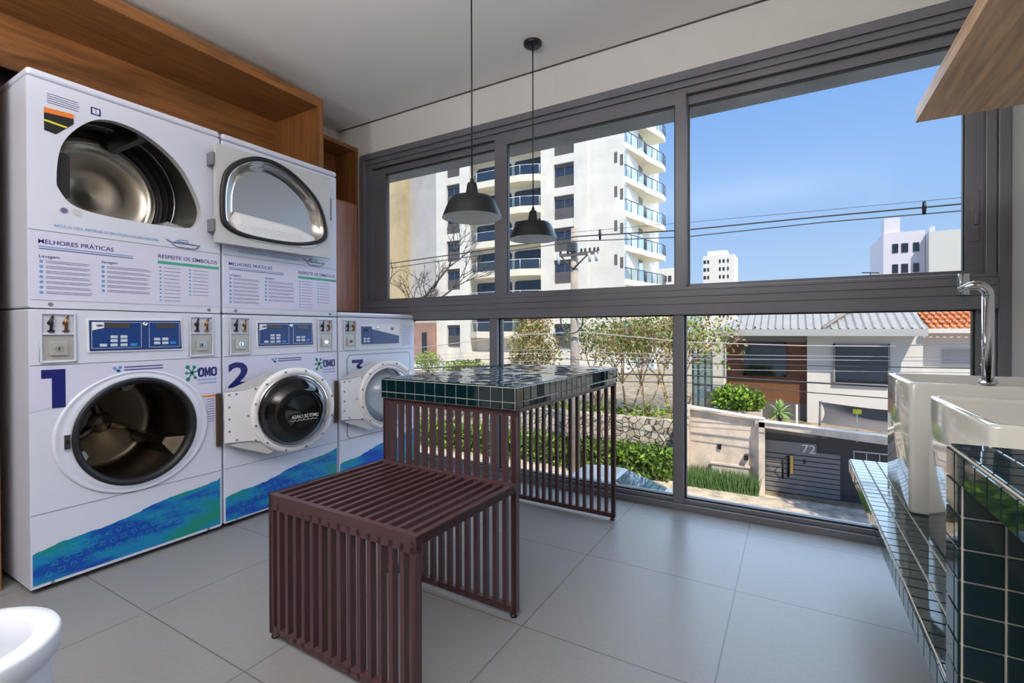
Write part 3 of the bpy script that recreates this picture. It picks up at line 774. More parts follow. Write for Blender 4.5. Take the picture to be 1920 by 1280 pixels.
m.build('worktop', [M['grout'], M['tile']], t, fix=False)
m = MB(); m.box(XC, XR-.003, 1.008, 1.08, 0, .737)
tiles(m, (XC, 1.008, .737), (1, 0, 0), (0, 0, -1), (0, -1, 0), 10.8, 14.6, tilt=.003)
tiles(m, (XC, 1.08, .737), (0, -1, 0), (0, 0, -1), (-1, 0, 0), 1.43, 14.6, pu=.0503, tilt=.003)
m.build('end_panel', [M['grout'], M['tile']], t, fix=False)


def sink(label, x0, x1, y0, y1, z0, z1, th=.022):
    t = thing('laundry_sink', label, 'sink', ((x0+x1)/2, (y0+y1)/2, z0), 'white ceramic laundry sinks')
    m = MB()

    def lp(ins, z, rad): return [(px, py, z) for px, py in rrect(x0+ins, x1-ins, y0+ins, y1-ins, rad)]
    m.loft([lp(.006, z0, .014), lp(.0, z0+.006, .016), lp(0, z1-.008, .016), lp(.003, z1-.002, .016), lp(.008, z1, .016), lp(th-.006, z1, .02), lp(th-.001, z1-.003, .02), lp(th, z1-.01, .02), lp(th+.012, z0+.10, .03), lp(th+.03, z0+.07, .04)], 0, True, True)
    b_ = m.build('basin', M['ceramic'], t)
    cx, cy = (x0+x1)/2, (y0+y1)/2
    MB().lathe([(.03, z0+.0705), (.028, z0+.073), (.012, z0+.072), (.001, z0+.072)], lambda a_, c_, h: (cx+a_, cy+c_, h), 20).build('drain', M['chrome'], t)
    return t


sink('white ceramic laundry sink nearest the window, with the tall faucet on its rim', .330, .772, 2.008, 2.44, .3825, .81)
sink('white ceramic laundry sink between the tiled worktop and the far sink', .345, .772, 1.325, 1.84, .3825, .79)
t = thing('faucet', 'tall chrome faucet with bent spout on the far sink rim', 'faucet', (.521, 2.022, .81))
MB().lathe([(.026, .811), (.026, .818), (.02, .826), (.016, .828)], lambda a_, c_, h: (.521+a_, 2.022+c_*.55, h), 24, cap0=True).build('base', M['chrome'], t)
m = MB(); P = [(.521, 2.022, .812), (.521, 2.022, 1.085)]
for q in range(0, 91, 15): P.append((.521-.028*(1-math.cos(math.radians(q))), 2.022, 1.085+.035*math.sin(math.radians(q))))
P += [(.478, 2.022, 1.117), (.452, 2.022, 1.108)]
m.tube(P, [.0145]*(len(P)-2)+[.012, .006], 14); m.build('pipe', M['chrome'], t)
MB().tube([(.521, 2.022, .86), (.521, 2.05, .862), (.521, 2.075, .872)], [.006, .006, .005], 10).build('lever', M['chrome'], t)

# overhead shelf on the right
t = thing('overhead_shelf', 'thick wooden shelf overhead at upper right above the sinks', 'shelf', (.56, .7, 1.668))
MB().box(.352, .772, -1.2, 2.062, 1.668, 1.713).build('board', M['woodshelf'], t, bevel=.002)

# ------------------------------------------------------------------ pendant lamps
def pendant(y, label):
    X, z = -1.285, 1.507
    t = thing('pendant_lamp', label, 'lamp', (X, y, 2.63), 'black pendant lamps')

    def L(a_, b_, h): return (X+a_, y+b_, z+h)
    MB().lathe([(.139, 0), (.136, .006), (.121, .044), (.106, .078), (.092, .092), (.06, .100), (.034, .104), (.030, .11), (.0225, .155), (.018, .163), (.006, .165)], L, 56).build('shade', M['lampblack'], t)
    MB().lathe([(.1375, .001), (.118, .044), (.103, .075), (.088, .088), (.03, .097), (.001, .1)], L, 56).build('shade_lining', M['lampwhite'], t)
    MB().lathe([(.02, .095), (.03, .06), (.026, .035), (.001, .028)], L, 20).build('bulb', M['lampwhite'], t)
    MB().tube([L(0, 0, .16), (X, y, 2.61)], .0035, 8).build('cord', M['black'], t)
    MB().lathe([(.001, 2.612), (.048, 2.612), (.052, 2.618), (.052, 2.6295)], lambda a_, b_, h: (X+a_, y+b_, h), 32).build('ceiling_rose', M['black'], t)
    MB().lathe([(.010, .158), (.009, .18), (.004, .186)], L, 14).build('cord_grip', M['black'], t)


pendant(1.841, 'black pendant lamp nearer the camera, hanging lower left of the other lamp in view')
pendant(2.45, 'black pendant lamp nearer the window, with its round ceiling rose in view')

# ------------------------------------------------------------------ bin
t = thing('waste_bin', 'round white plastic bin with thick rim in lower left corner', 'bin', (-1.212, .215, 0))
MB().lathe([(.105, 0), (.112, .01), (.130, .40), (.130, .405), (.1365, .41), (.1385, .444), (.135, .45), (.104, .45), (.101, .446), (.100, .40), (.088, .02), (.001, .018)], lambda a_, b_, h: (-1.212+a_, .215+b_, h), 56, cap0=True).build('tub', M['bin'], t)

# bodies of the added fill uplighters, unseen behind the viewer
for (lx, ly), lb in zip(FILL_UPL, ('added white fill uplighter, unseen behind the viewer on the side of the machines', 'added white fill uplighter, unseen behind the viewer on the side of the tiled counter')):
    t = thing('fill_uplighter', lb, 'lamp', (lx, ly, 0), 'added fill uplighters')
    MB().lathe([(.14, 0), (.14, .015), (.03, .03), (.001, .03)], lambda x, y, h: (lx+x, ly+y, h), 32, cap0=True).build('base', M['plate'], t)
    MB().tube([(lx, ly, .03), (lx, ly, 1.62)], .014, 12).build('stem', M['plate'], t)
    MB().lathe([(.02, 1.61), (.12, 1.65), (.20, 1.735), (.205, 1.735), (.124, 1.64), (.001, 1.60)], lambda x, y, h: (lx+x, ly+y, h), 36).build('bowl', M['plate'], t)

# ================================================================== outside
GZ = -4.5
M['asphalt'] = mat('asphalt', (120, 116, 112), .9, noise=.15, nscale=4)
M['pave'] = mat('sidewalk_paving', (206, 186, 160), .9, noise=.25, nscale=2.5)
M['soil'] = mat('garden_soil', (150, 132, 105), .95, noise=.3, nscale=2)
M['facade'] = mat('cream_render', (232, 226, 214), .85, noise=.05, nscale=.5)
M['facadegrey'] = mat('grey_render', (188, 184, 180), .85, noise=.05, nscale=.4)
M['facadebeige'] = mat('beige_render', (214, 192, 150), .85, noise=.1, nscale=.4)
M['brick'] = mat('salmon_render', (170, 134, 116), .85, noise=.1, nscale=1)
M['slab'] = mat('balcony_cream', (238, 228, 206), .8)
M['winblue'] = mat('blue_window_glass', (46, 60, 80), .15, spec=.4, noise=.2, nscale=1.2)
M['shutter'] = mat('grey_shutter', (104, 98, 96), .55)
M['windark'] = mat('dark_window_glass', (28, 30, 38), .08, spec=.8)
M['rail'] = glass_mat('balcony_glass', (.62, .74, .80), fac=.12)
M['post'] = mat('dark_rail', (70, 72, 80), .5)
M['railwhite'] = mat('white_rail', (225, 225, 225), .5)
M['concrete'] = mat('concrete', (220, 200, 178), .9, noise=.14, nscale=1.5)
M['concpole'] = mat('pole_concrete', (176, 162, 146), .9, noise=.12, nscale=2)
M['bark'] = mat('bark', (128, 108, 86), .9, noise=.25, nscale=6)
M['barklight'] = mat('pale_bark', (196, 164, 122), .9, noise=.3, nscale=6)
M['leafa'] = mat('leaf_green', (92, 116, 50), .55, noise=.3, nscale=1.5)
M['leafb'] = mat('leaf_olive', (146, 146, 84), .6, noise=.3, nscale=1.5)
M['leafc'] = mat('leaf_tan', (178, 150, 104), .6, noise=.25, nscale=1.5)
M['leafd'] = mat('leaf_bright', (142, 170, 62), .55, noise=.25, nscale=1.5)
M['grass'] = mat('grass_blade', (92, 122, 66), .6, noise=.3, nscale=2)
M['cable'] = mat('power_cable', (66, 64, 66), .6)
M['cablepale'] = mat('pale_cable', (196, 180, 178), .6)
for k_ in ('leafa', 'leafb', 'leafc', 'leafd', 'grass'):
    M[k_].node_tree.nodes['Principled BSDF'].inputs['Specular IOR Level'].default_value = .25


def px(name, mats, parent, mb, **k): return mb.build(name, mats, parent, **k)


# ground
struct('street', MB().box(-60, 40, 4.5, 15.2, GZ-.3, GZ), M['asphalt'])
struct('sidewalk', MB().box(-60, 40, 15.2, 17.7, GZ-.3, GZ+.12), M['pave'])
struct('ground', MB().box(-90, 60, 23.2, 300, GZ-1, -3.2).box(-3.4, 40, 17.7, 23.2, GZ-1, GZ+.1), M['soil'])
struct('terrace', MB().box(-60, -3.6, 19.1, 44, GZ-1, -2.55), M['soil'])


def leaves(mb, n, fn, size, mi=lambda: 0, squash=1.0):
    for _ in range(n):
        c = Vector(fn()); u = Vector((random.gauss(0, 1), random.gauss(0, 1), random.gauss(0, 1))).normalized(); v = u.orthogonal().normalized()
        v = (v*math.cos(1.1)+u.cross(v)*math.sin(random.uniform(-3, 3))).normalized(); s_ = size*random.uniform(.6, 1.3)
        mb.add([c-u*s_, c+v*s_*.45, c+u*s_, c-v*s_*.45], [(0, 1, 2, 3)], mi())


def ell(c, rx, ry, rz, shell=.5):
    def f():
        d = Vector((random.gauss(0, 1), random.gauss(0, 1), random.gauss(0, 1))).normalized()*random.uniform(shell, 1)**.6
        return (c[0]+d.x*rx, c[1]+d.y*ry, c[2]+d.z*rz)
    return f


# ---- stone retaining wall and hedge on the left
def stone_material():
    m = bpy.data.materials.new('rubble_stone'); m.use_nodes = True; n = m.node_tree.nodes; L = m.node_tree.links; p = n['Principled BSDF']
    t = n.new('ShaderNodeTexCoord'); v = n.new('ShaderNodeTexVoronoi'); v.inputs['Scale'].default_value = 4.2; L.new(t.outputs['Object'], v.inputs['Vector'])
    d = n.new('ShaderNodeTexVoronoi'); d.feature = 'DISTANCE_TO_EDGE'; d.inputs['Scale'].default_value = 4.2; L.new(t.outputs['Object'], d.inputs['Vector'])
    ra = n.new('ShaderNodeValToRGB'); L.new(v.outputs['Color'], ra.inputs[0]); ra.color_ramp.elements[0].color = (*lin((168, 150, 124)), 1); ra.color_ramp.elements[1].color = (*lin((226, 212, 190)), 1)
    rb = n.new('ShaderNodeValToRGB'); L.new(d.outputs[0], rb.inputs[0]); rb.color_ramp.elements[0].position = .01; rb.color_ramp.elements[1].position = .06
    rb.color_ramp.elements[0].color = (*lin((112, 98, 82)), 1); rb.color_ramp.elements[1].color = (1, 1, 1, 1)
    mx = n.new('ShaderNodeMix'); mx.data_type = 'RGBA'; mx.blend_type = 'MULTIPLY'; mx.inputs[0].default_value = 1; L.new(ra.outputs[0], mx.inputs[6]); L.new(rb.outputs[0], mx.inputs[7])
    L.new(mx.outputs[2], p.inputs['Base Color']); p.inputs['Roughness'].default_value = .9
    bn = n.new('ShaderNodeBump'); bn.inputs['Strength'].default_value = .8; bn.inputs['Distance'].default_value = .08; L.new(rb.outputs[0], bn.inputs['Height']); L.new(bn.outputs[0], p.inputs['Normal'])
    return m


t = MB().box(-40, -3.62, 18.75, 19.15, GZ, -2.42).build('stone_wall', stone_material(), None)
tag(t, 'rubble stone retaining wall above the green hedge across the street', 'wall')
m = MB(); R_ = random.random
leaves(m, 9000, lambda: (-18+R_()*14.3, 17.35+R_()*1.15-.2*R_(), GZ+.15+1.05*R_()**.7+.08*math.sin(R_()*40)), .13, lambda: random.choice((0, 0, 1)))
m.box(-18, -3.8, 17.75, 18.25, GZ, -3.6, 0)
o = m.build('hedge', [M['leafa'], M['leafd']], None, fix=False); tag(o, 'clipped bright green hedge along the foot of the stone wall', 'hedge')
m = MB()
leaves(m, 900, lambda: (-16+R_()*12.2, 19.25+R_()*1.6, -2.5+.4*R_()**2), .13, lambda: random.choice((0, 0, 1)))
tag(m.build('ground_cover', [M['leafd'], M['leafa']], None, fix=False), 'tufty green ground cover on top of the stone wall', 'ground cover', kind='stuff')

# ---- crepe myrtle trees with pale trunks
def branch(mb, p, d, L, rad, depth, spread=.5, mi=0, tips=None, up=.15):
    q = p+d*L; mid = p+d*L*.5+Vector((random.uniform(-.05, .05), random.uniform(-.05, .05), 0))*L
    mb.tube([p, mid, q], [rad, rad*.85, rad*.7], 6, mi)
    if depth == 0:
        if tips is not None: tips.append(q)
        return
    for _ in range(random.choice((2, 2, 3))):
        nd = (d+Vector((random.gauss(0, spread), random.gauss(0, spread), random.gauss(up, spread*.6)))).normalized()
        branch(mb, q, nd, L*random.uniform(.62, .85), rad*.66, depth-1, spread, mi, tips, up)


def myrtle(label, u, v, Y, hgt, leafmi, nleaf, stems=3, group='pale-trunked trees above the stone wall'):
    p = A(u, v, Y); t = thing('garden_tree', label, 'tree', (p.x, Y, -2.55), group)
    m = MB(); tips = []
    for k_ in range(stems):
        an = 2*math.pi*k_/stems+random.uniform(-.4, .4)
        branch(m, Vector((p.x+.06*math.cos(an), Y+.06*math.sin(an), -2.55)), Vector((.35*math.cos(an), .25*math.sin(an), 1)).normalized(), hgt*.36, .05, 3, .38, 0, tips)
    m.build('trunk', M['barklight'], t)
    l = MB()
    for _ in range(nleaf):
        c = random.choice(tips)
        leaves(l, 1, lambda: (c.x+random.gauss(0, .38), c.y+random.gauss(0, .38), c.z+random.gauss(-.05, .42)), .085, lambda: random.choice(leafmi))
    l.build('foliage', [M['leafa'], M['leafb'], M['leafc'], M['leafd']], t, fix=False)


myrtle('multi-stem pale-barked tree directly right of the tabletop corner', 1180, 785, 20.6, 3.6, (0, 1, 1, 2), 1500)
myrtle('pale-barked tree with a straight twin trunk, middle of the garden row', 1212, 785, 20.2, 3.9, (1, 1, 0, 2), 1700)
myrtle('thin-leaved tree standing against the window mullion in the garden row', 1258, 785, 21.2, 4.2, (1, 1, 3, 2), 1900)
myrtle('darker leaved tree right of the utility pole above the tabletop', 1120, 785, 21.6, 4.0, (0, 0, 1), 1900)
myrtle('sparse tan tree left of the grey metal roofed house', 1288, 785, 24.0, 4.2, (1, 2, 2, 0), 600)
for lb, u, v, Y, rx, rz, mi, n in (('yellow-tan feathery shrub left of the utility pole', 1000, 660, 26, 1.9, 1.9, (2, 1, 1), 2600), ('reddish bare-topped shrub before the balcony windows', 1000, 605, 30, 1.5, 1.3, (2, 2, 1), 1300),
                                   ('small lime green bush left, before the salmon wall', 803, 677, 31, 1.5, .9, (3,), 700), ('clipped lime hedge block below the balconies', 876, 690, 31, 2.6, .7, (3, 3, 0), 1400)):
    p = A(u, v, Y); t = thing('shrub', lb, 'shrub', (p.x, Y, p.z-rz), 'garden shrubs')
    l = MB(); leaves(l, n, ell(p, rx, .9, rz, .2), .12, lambda: random.choice(mi)); l.build('foliage', [M['leafa'], M['leafb'], M['leafc'], M['leafd']], t, fix=False)
    s_ = MB()
    for _ in range(5): s_.tube([(p.x+random.uniform(-.2, .2), Y, -2.6), (p.x+random.uniform(-rx, rx)*.6, Y+random.uniform(-.4, .4), p.z+rz*.4)], .035, 5)
    s_.build('stem', M['bark'], t)
# leafless tree at far left
p = A(748, 690, 18.2); t = thing('bare_tree', 'leafless tree spreading dark twigs before the left building', 'tree', (p.x, 18.2, -2.5))
m = MB(); random.seed(21)
base = Vector((p.x-.6, 18.2, -4.3)); fork = A(738, 640, 18.2)
m.tube([base, (base+fork)*.5, fork], [.16, .14, .12], 8)
for (u, v) in ((775, 580), (800, 565), (842, 500), (720, 560), (760, 600), (850, 540), (700, 590)):
    q = A(u, v, 18.2+random.uniform(-.6, .6)); d = (q-fork); L = d.length
    m.tube([fork, fork+d*.5+Vector((0, 0, .15)), q], [.075, .06, .045], 6)
    for _ in range(3): branch(m, q, (d.normalized()+Vector((random.gauss(0, .35), random.gauss(0, .3), random.gauss(.1, .3)))).normalized(), .75, .032, 4, .42, 0, None, .06)
m.build('trunk', mat('grey_bark', (92, 82, 76), .9), t)

# ---- the apartment block (front parallel to the window, flank to the right)
YA = 40.0; P_ = 2.9
def ax(u): return A(u, 400, YA).x
t = thing('apartment_building', 'tall cream apartment block with balconies seen through the left sashes', 'building', (-20, YA, -3))
XS = ax(1171); ZT = 32
wall = MB().box(ax(1102), XS, YA, YA+12, -3, ZT).box(ax(1077), ax(1102), YA-.12, YA+3, -3, ZT).box(ax(1015), ax(1039), YA-.12, YA+3, -3, ZT)
wall.box(ax(1039), ax(1077), YA+.25, YA+3, -3, ZT).box(ax(863), ax(1015), YA+.9, YA+3, -3, ZT).box(ax(819), ax(838), YA-.12, YA+3, -3, ZT).box(ax(838), ax(863), YA+.25, YA+3, -3, ZT).box(ax(863), ax(882), YA-.12, YA+3, -3, ZT)
wall.box(ax(762), ax(819), YA+.6, YA+3, -3, ZT).box(ax(762), XS-.3, YA+2, YA+12, -3, ZT)
wall.build('wall', M['facade'], t)
tag(MB().box(ax(762), ax(819)-.02, YA+.5, YA+.6, -3, ZT).build('side_wall', M['facadegrey'], t), 'plain grey wall strip')
rows = [(1.72+P_*k_) for k_ in range(-1, 8)]
for k_, z in enumerate(rows):      # spandrel bands between the stacked windows, then the windows
    for u0, u1 in ((1039, 1077), (838, 863)):
        MB().box(ax(u0), ax(u1), YA-.08, YA+.25, z+2.82, z+P_+.66).build('spandrel', M['facade'], t)
        m = MB(); x0, x1 = ax(u0), ax(u1)
        m.box(x0, x1, YA+.15, YA+.24, z+.66, z+1.72).box(x0, x1, YA+.15, YA+.24, z+2.5, z+2.82)
        for q in range(9): m.box(x0, x1, YA+.13, YA+.15, z+.70+q*.115, z+.74+q*.115)
        wn = m.build('window', M['shutter'], t)
        MB().box(x0, x1, YA+.18, YA+.24, z+1.72, z+2.5).build('pane', M['winblue'], wn)
        MB().box((x0+x1)/2-.03, (x0+x1)/2+.03, YA+.11, YA+.17, z+.66, z+2.5).build('mullion', M['shutter'], wn)
    for (u0, u1, dz) in ((1152, 1157.5, .0), (1163, 1168.5, -.28)):
        MB().box(ax(u0), ax(u1), YA-.03, YA+.002, z+2.0+dz, z+2.9+dz).build('small_window', M['shutter'], t)
    # front balcony: chamfered slab, window wall behind it, glass rail
    zs = 3.6-P_+P_*k_-.35
    P = [(ax(882), YA+.9), (ax(884), YA-.2), (ax(905), YA-1.1), (ax(985), YA-1.1), (ax(1015), YA-.45), (ax(1015), YA+.9)]
    fr_ = lambda x, y, d: (x, y, d)
    b_ = MB().prism(P, fr_, zs, zs+.62).build('balcony_slab', M['slab'], t)
    m = MB()
    for (xa, ya), (xb, yb) in zip(P[1:-1], P[2:]): m.add([(xa, ya+.06, zs+.62), (xb, yb+.06, zs+.62), (xb, yb+.06, zs+1.5), (xa, ya+.06, zs+1.5)], [(0, 1, 2, 3)])
    m.build('rail_glass', M['rail'], b_)
    m = MB()
    for (xa, ya), (xb, yb) in zip(P[1:-1], P[2:]): m.tube([(xa, ya+.06, zs+1.52), (xb, yb+.06, zs+1.52)], .03, 5); m.tube([(xb, yb+.06, zs+.6), (xb, yb+.06, zs+1.52)], .03, 5)
    m.build('rail', M['railwhite'], b_)
    for u0, u1 in ((886, 925), (932, 951), (957, 1009)):
        m = MB().prism(rrect(ax(u0), ax(u1), zs+.64, zs+2.62, .28), lambda x, y, d: (x, d, y), YA+.8, YA+.89); m.build('balcony_window', M['winblue'], t)
    # flank balconies: zigzag slab, doors, rail
    zz = 17.0-P_*6+P_*k_
    P = [(XS, YA), (XS+.75, YA+3.4), (XS+.75, YA+4.2), (XS+1.5, YA+7.2), (XS+1.5, YA+8.4), (XS, YA+8.4)]
    b_ = MB().prism(P, fr_, zz-.5, zz+.02).build('flank_balcony_slab', M['slab'], t)
    m = MB()
    for (xa, ya), (xb, yb) in zip(P[:-2], P[1:-1]): m.add([(xa, ya, zz), (xb, yb, zz), (xb, yb, zz+.95), (xa, ya, zz+.95)], [(0, 1, 2, 3)])
    m.build('rail_glass', M['rail'], b_)
    m = MB()
    for (xa, ya), (xb, yb) in zip(P[:-2], P[1:-1]):
        m.tube([(xa, ya, zz+.97), (xb, yb, zz+.97)], .04, 5)
        for q in (.33, .66, 1): m.tube([(xa+(xb-xa)*q, ya+(yb-ya)*q, zz), (xa+(xb-xa)*q, ya+(yb-ya)*q, zz+.97)], .035, 5)
    m.build('rail', M['post'], b_)
    MB().box(XS-.05, XS+.03, YA+.1, YA+.7, zz+.02, zz+2.2).build('flank_door', M['windark'], t)
    MB().box(XS-.05, XS+.03, YA+4.3, YA+5.6, zz+.02, zz+2.2).build('flank_door', M['windark'], t)
MB().box(ax(882), ax(1015), YA-1.2, YA+.9, -3, -1.05).build('base_wall', M['slab'], t)
tag(MB().box(ax(762), ax(818), YA-.6, YA+.5, -3, 1.9).build('ground_floor', M['brick'], t), 'salmon ground floor')
MB().box(ax(798), ax(806), YA-.7, YA-.6, -1.2, .9).build('ground_window', M['windark'], t)
t = thing('beige_building', 'beige building left of the cream apartment block, seen past the window jamb', 'building', (ax(745), YA, -3))
MB().box(-60, ax(762)-.02, YA-.5, YA+8, -3, 32).build('wall', M['facadebeige'], t)

for z in range(3, 20, 3): MB().box(-42, ax(734), YA-.9, YA-.5, z, z+.25).box(-42, ax(735), YA-.6, YA-.48, z+1, z+2).build('sill', M['slab'], t)

t = MB().box(-50, ax(858)*.86, 33, 33.3, -3, -1.75).build('garden_wall', mat('white_garden_wall', (240, 236, 226), .8), None)
tag(t, 'low white garden wall below the salmon ground floor at left', 'wall')
for u in (895, 967):
    p = A(u, 690, 32); t = MB().box(p.x-.18, p.x+.18, 31.9, 32.2, -2.6, p.z+.75).build('gate_post', M['shutter'], None)
    tag(t, 'dark gate post %s' % ('left of the window mullion' if u < 900 else 'right of the mullion, before the cream base wall'), 'post')

# ---- utility pole and its wires
p = A(1078, 800, 17); PX, PY = p.x, 17.0
t = thing('utility_pole', 'concrete utility pole with crossarm in front of the cream apartment block', 'utility pole', (PX, PY, GZ+.12))
MB().tube([(PX, PY, GZ+.12), (PX, PY, A(1078, 428, PY).z)], [.2, .135], 14).build('pole', M['concpole'], t)
zc_ = A(1078, 478, PY).z
MB().box(PX-.55, PX+1.0, PY-.24, PY-.13, zc_-.06, zc_+.05).build('crossarm', M['shutter'], t)
MB().tube([(PX-.45, PY-.2, zc_-.06), (PX, PY-.16, zc_-.55)], .03, 6).tube([(PX+.6, PY-.2, zc_-.06), (PX, PY-.16, zc_-.55)], .03, 6).build('brace', M['cable'], t)
for x in (-.5, -.2, .35, .5, .68, .86, 1.0):
    m = MB(); m.lathe([(.02, 0), (.055, .02), (.03, .05), (.055, .075), (.03, .11), (.045, .13), (.001, .15)], lambda a_, b_, h: (PX+x+a_, PY-.18+b_, zc_+.05+h), 10); m.build('insulator', M['cable'], t)
for x in (-.52, .72, .98):
    MB().tube([(PX+x, PY-.28, zc_-.34), (PX+x-.03, PY-.3, zc_-.02)], .055, 8).build('fuse', M['grey'], t)
MB().box(PX-.16, PX+.16, PY-.3, PY-.1, zc_+.1, zc_+.42).build('bracket', M['cable'], t)
m = MB(); zk = A(1078, 600, PY).z
for k_ in range(3): m.tube([(PX+.45*math.cos(q*math.pi/12), PY-.26-.03*k_, zk+.5*math.sin(q*math.pi/12)) for q in range(25)], .018, 5)
m.build('cable_coil', M['cable'], t)


def wire(label, pts, rad, mt, Y=16.7, group='overhead wires along the street', extra=12):
    P = [A(u, v, Y) for u, v in pts]
    d0 = (P[0]-P[1]).normalized(); d1 = (P[-1]-P[-2]).normalized()
    P = [P[0]+d0*extra*.5]+P+[P[-1]+d1*extra]
    o = MB().tube(P, rad, 6).build('power_line', mt, None); tag(o, label, 'cable', group)


wire('thin upper overhead wire crossing the open sky', [(1090, 434), (1285, 417), (1500, 398), (1815, 369)], .007, M['cable'])
wire('thick main overhead cable crossing the sky', [(600, 512), (729, 494), (930, 466), (1083, 443), (1285, 431), (1550, 405), (1815, 381)], .022, M['cable'])
wire('second overhead cable just below the main one', [(600, 520), (729, 503), (930, 474), (1083, 452), (1285, 444), (1550, 416), (1815, 394)], .016, M['cable'])
wire('pale twisted wire right under the transom over the houses', [(880, 640), (985, 627), (1090, 622), (1285, 641), (1500, 648), (1660, 649), (1840, 643)], .016, M['cablepale'])
for i, (v0, v1, rr, mt, lb) in enumerate(((664, 669, .008, 'cablepale', 'pale wire crossing the dark house window, uppermost of the lower bundle'), (672, 676, .009, 'cablepale', 'pale wire crossing the brown wall below the uppermost one'), (681, 688, .014, 'cable', 'dark wire crossing the middle of the house windows'),
                                          (692, 697, .008, 'cablepale', 'thin pale wire crossing the sill of the brown wall window'), (703, 726, .026, 'cable', 'thick bundled cable drooping below the house windows'), (717, 748, .015, 'cable', 'lowest dark cable, crossing above the spiky plant'))):
    wire(lb, [(780, 690+(i-3)*7-(v1-v0)*.3), (1000, 676+(i-3)*7), (1165, v0-2), (1285, v0), (1480, (v0+v1)/2), (1680, v1)], rr, M[mt])
for u, v0, v1, lb in ((1733, 378, 402, 'black wire spacer on the overhead cables at right'), (1125, 430, 449, 'black wire spacer near the pole, left of the mullion')):
    p0, p1 = A(u, v0, 16.7), A(u, v1, 16.7); tag(MB().tube([p0, (p0+p1)/2, p1], [.04, .055, .04], 8).build('cable_spacer', M['black'], None), lb, 'cable spacer')

# ---- house across the street
M['brownwood'] = mat('brown_boarding', (126, 82, 54), .7, noise=.2, nscale=3, stretch=(.5, 3, 14))
M['metalroof'] = mat('pale_metal_roof', (150, 140, 128), .5, noise=.05, nscale=2)
M['housegrey'] = mat('grey_render_house', (150, 144, 138), .85)
M['housewhite'] = mat('white_house_wall', (228, 222, 212), .8, noise=.03, nscale=1)
M['terracotta'] = mat('terracotta_tiles', (226, 140, 84), .7, noise=.25, nscale=8)
YH = 26.0
t = thing('house', 'grey metal roofed house with brown boarded wall across the street', 'house', (.7, YH, GZ))
xl, xm, xr = A(1362, 640, YH).x, A(1513, 640, YH).x, A(1727, 640, YH).x
MB().box(xl, xm, YH, YH+5, GZ, .45).build('boarded_wall', M['brownwood'], t)
MB().box(xl-.3, xm, YH-.02, YH+5, .45, .9).build('fascia_wall', M['housegrey'], t)
MB().box(xm, xr, YH-.35, YH+5, GZ, .9).build('rendered_wall', M['housewhite'], t)
MB().box(xl-.02, xm, YH-.03, YH, GZ, -2.4).build('plinth', M['shutter'], t)


def hwin(u0, v0, u1, v1, Y, frm, pane):
    p0, p1 = A(u0, v1, Y), A(u1, v0, Y); e_ = .07; m = MB()
    m.box(p0.x, p1.x, Y-.12, Y, p0.z, p0.z+e_).box(p0.x, p1.x, Y-.12, Y, p1.z-e_, p1.z).box(p0.x, p0.x+e_, Y-.12, Y, p0.z, p1.z).box(p1.x-e_, p1.x, Y-.12, Y, p0.z, p1.z)
    o = m.build('window', frm, t); MB().box(p0.x+e_, p1.x-e_, Y-.06, Y-.01, p0.z+e_, p1.z-e_).build('pane', pane, o)


hwin(1394, 643, 1474, 703, YH, M['windark'], M['windark']); hwin(1562, 645, 1668, 719, YH-.35, M['housegrey'], M['windark'])
e0, e1 = A(1338, 617, YH-1.2), A(1738, 613, YH-1.2)
zE = 1.02
m = MB(); m.add([(e0.x, YH-1.2, zE), (e1.x, YH-1.2, zE), (e1.x, YH+4, zE+2.0), (e0.x+3.2, YH+4, zE+2.0)], [(0, 1, 2, 3)])
m.add([(e0.x, YH-1.2, zE-.08), (e1.x, YH-1.2, zE-.08), (e1.x, YH+4, zE+1.92), (e0.x+3.2, YH+4, zE+1.92)], [(3, 2, 1, 0)])
n = int((e1.x-e0.x)/.30)
for i in range(n):
    x = e0.x+.15+i*.30; y0 = YH-1.2; y1 = YH+4
    ys = y0
    if x < e0.x+3.2: y1 = y0+(x-e0.x)/3.2*5.2
    if y1-y0 < .3: continue
    z1_ = zE+2.0*(y1-y0)/5.2
    m.add([(x, y0, zE), (x+.07, y0, zE+.07), (x+.14, y0, zE), (x, y1, z1_), (x+.07, y1, z1_+.07), (x+.14, y1, z1_)], [(0, 1, 4, 3), (1, 2, 5, 4)])
m.build('roof', M['metalroof'], t)
MB().box(e0.x-.05, e1.x+.02, YH-1.32, YH-1.18, zE-.28, zE+.02).build('gutter', M['facadegrey'], t)
m = MB(); m.tube([(e0.x+3.2+1.2, YH-1.2, zE+.05), (e0.x+6.4, YH+2.5, zE+1.5)], .09, 5); m.build('valley_flashing', M['metalroof'], t)
MB().tube([(xl-.1, YH-.1, .75), (xl-.1, YH-.1, GZ)], .05, 8).build('downpipe', M['housewhite'], t)
t = thing('neighbour_house', 'white house with terracotta tiled roof at the far right of the street', 'house', (6, YH, GZ))
x0 = A(1727, 640, YH).x
MB().box(x0+.02, 14, YH+.2, YH+5, GZ, .85).build('wall', M['housewhite'], t)
m = MB(); x1 = A(1742, 613, YH-.5).x
for i in range(8): m.box(x1-i*.06, 14, YH-.5+i*.42, YH-.05+i*.42, 1.0+i*.19, 1.0+i*.19+.10, 0)
for i in range(8):
    for j in range(30): m.tube([(x1-i*.06+.1+j*.22, YH-.52+i*.42, 1.09+i*.19), (x1-i*.06+.1+j*.22, YH-.08+i*.42, 1.16+i*.19)], .07, 6)
m.build('roof', M['terracotta'], t)
m = MB().box(x1-.95, x1, YH-.5, YH+3.2, .98, 1.06); m.add([(x1-.95, YH-.5, 1.06), (x1, YH-.5, 1.06), (x1-.6, YH+3.2, 2.6), (x1-1.4, YH+3.2, 2.6)], [(0, 1, 2, 3)])
m.build('flashing', M['metalroof'], t)
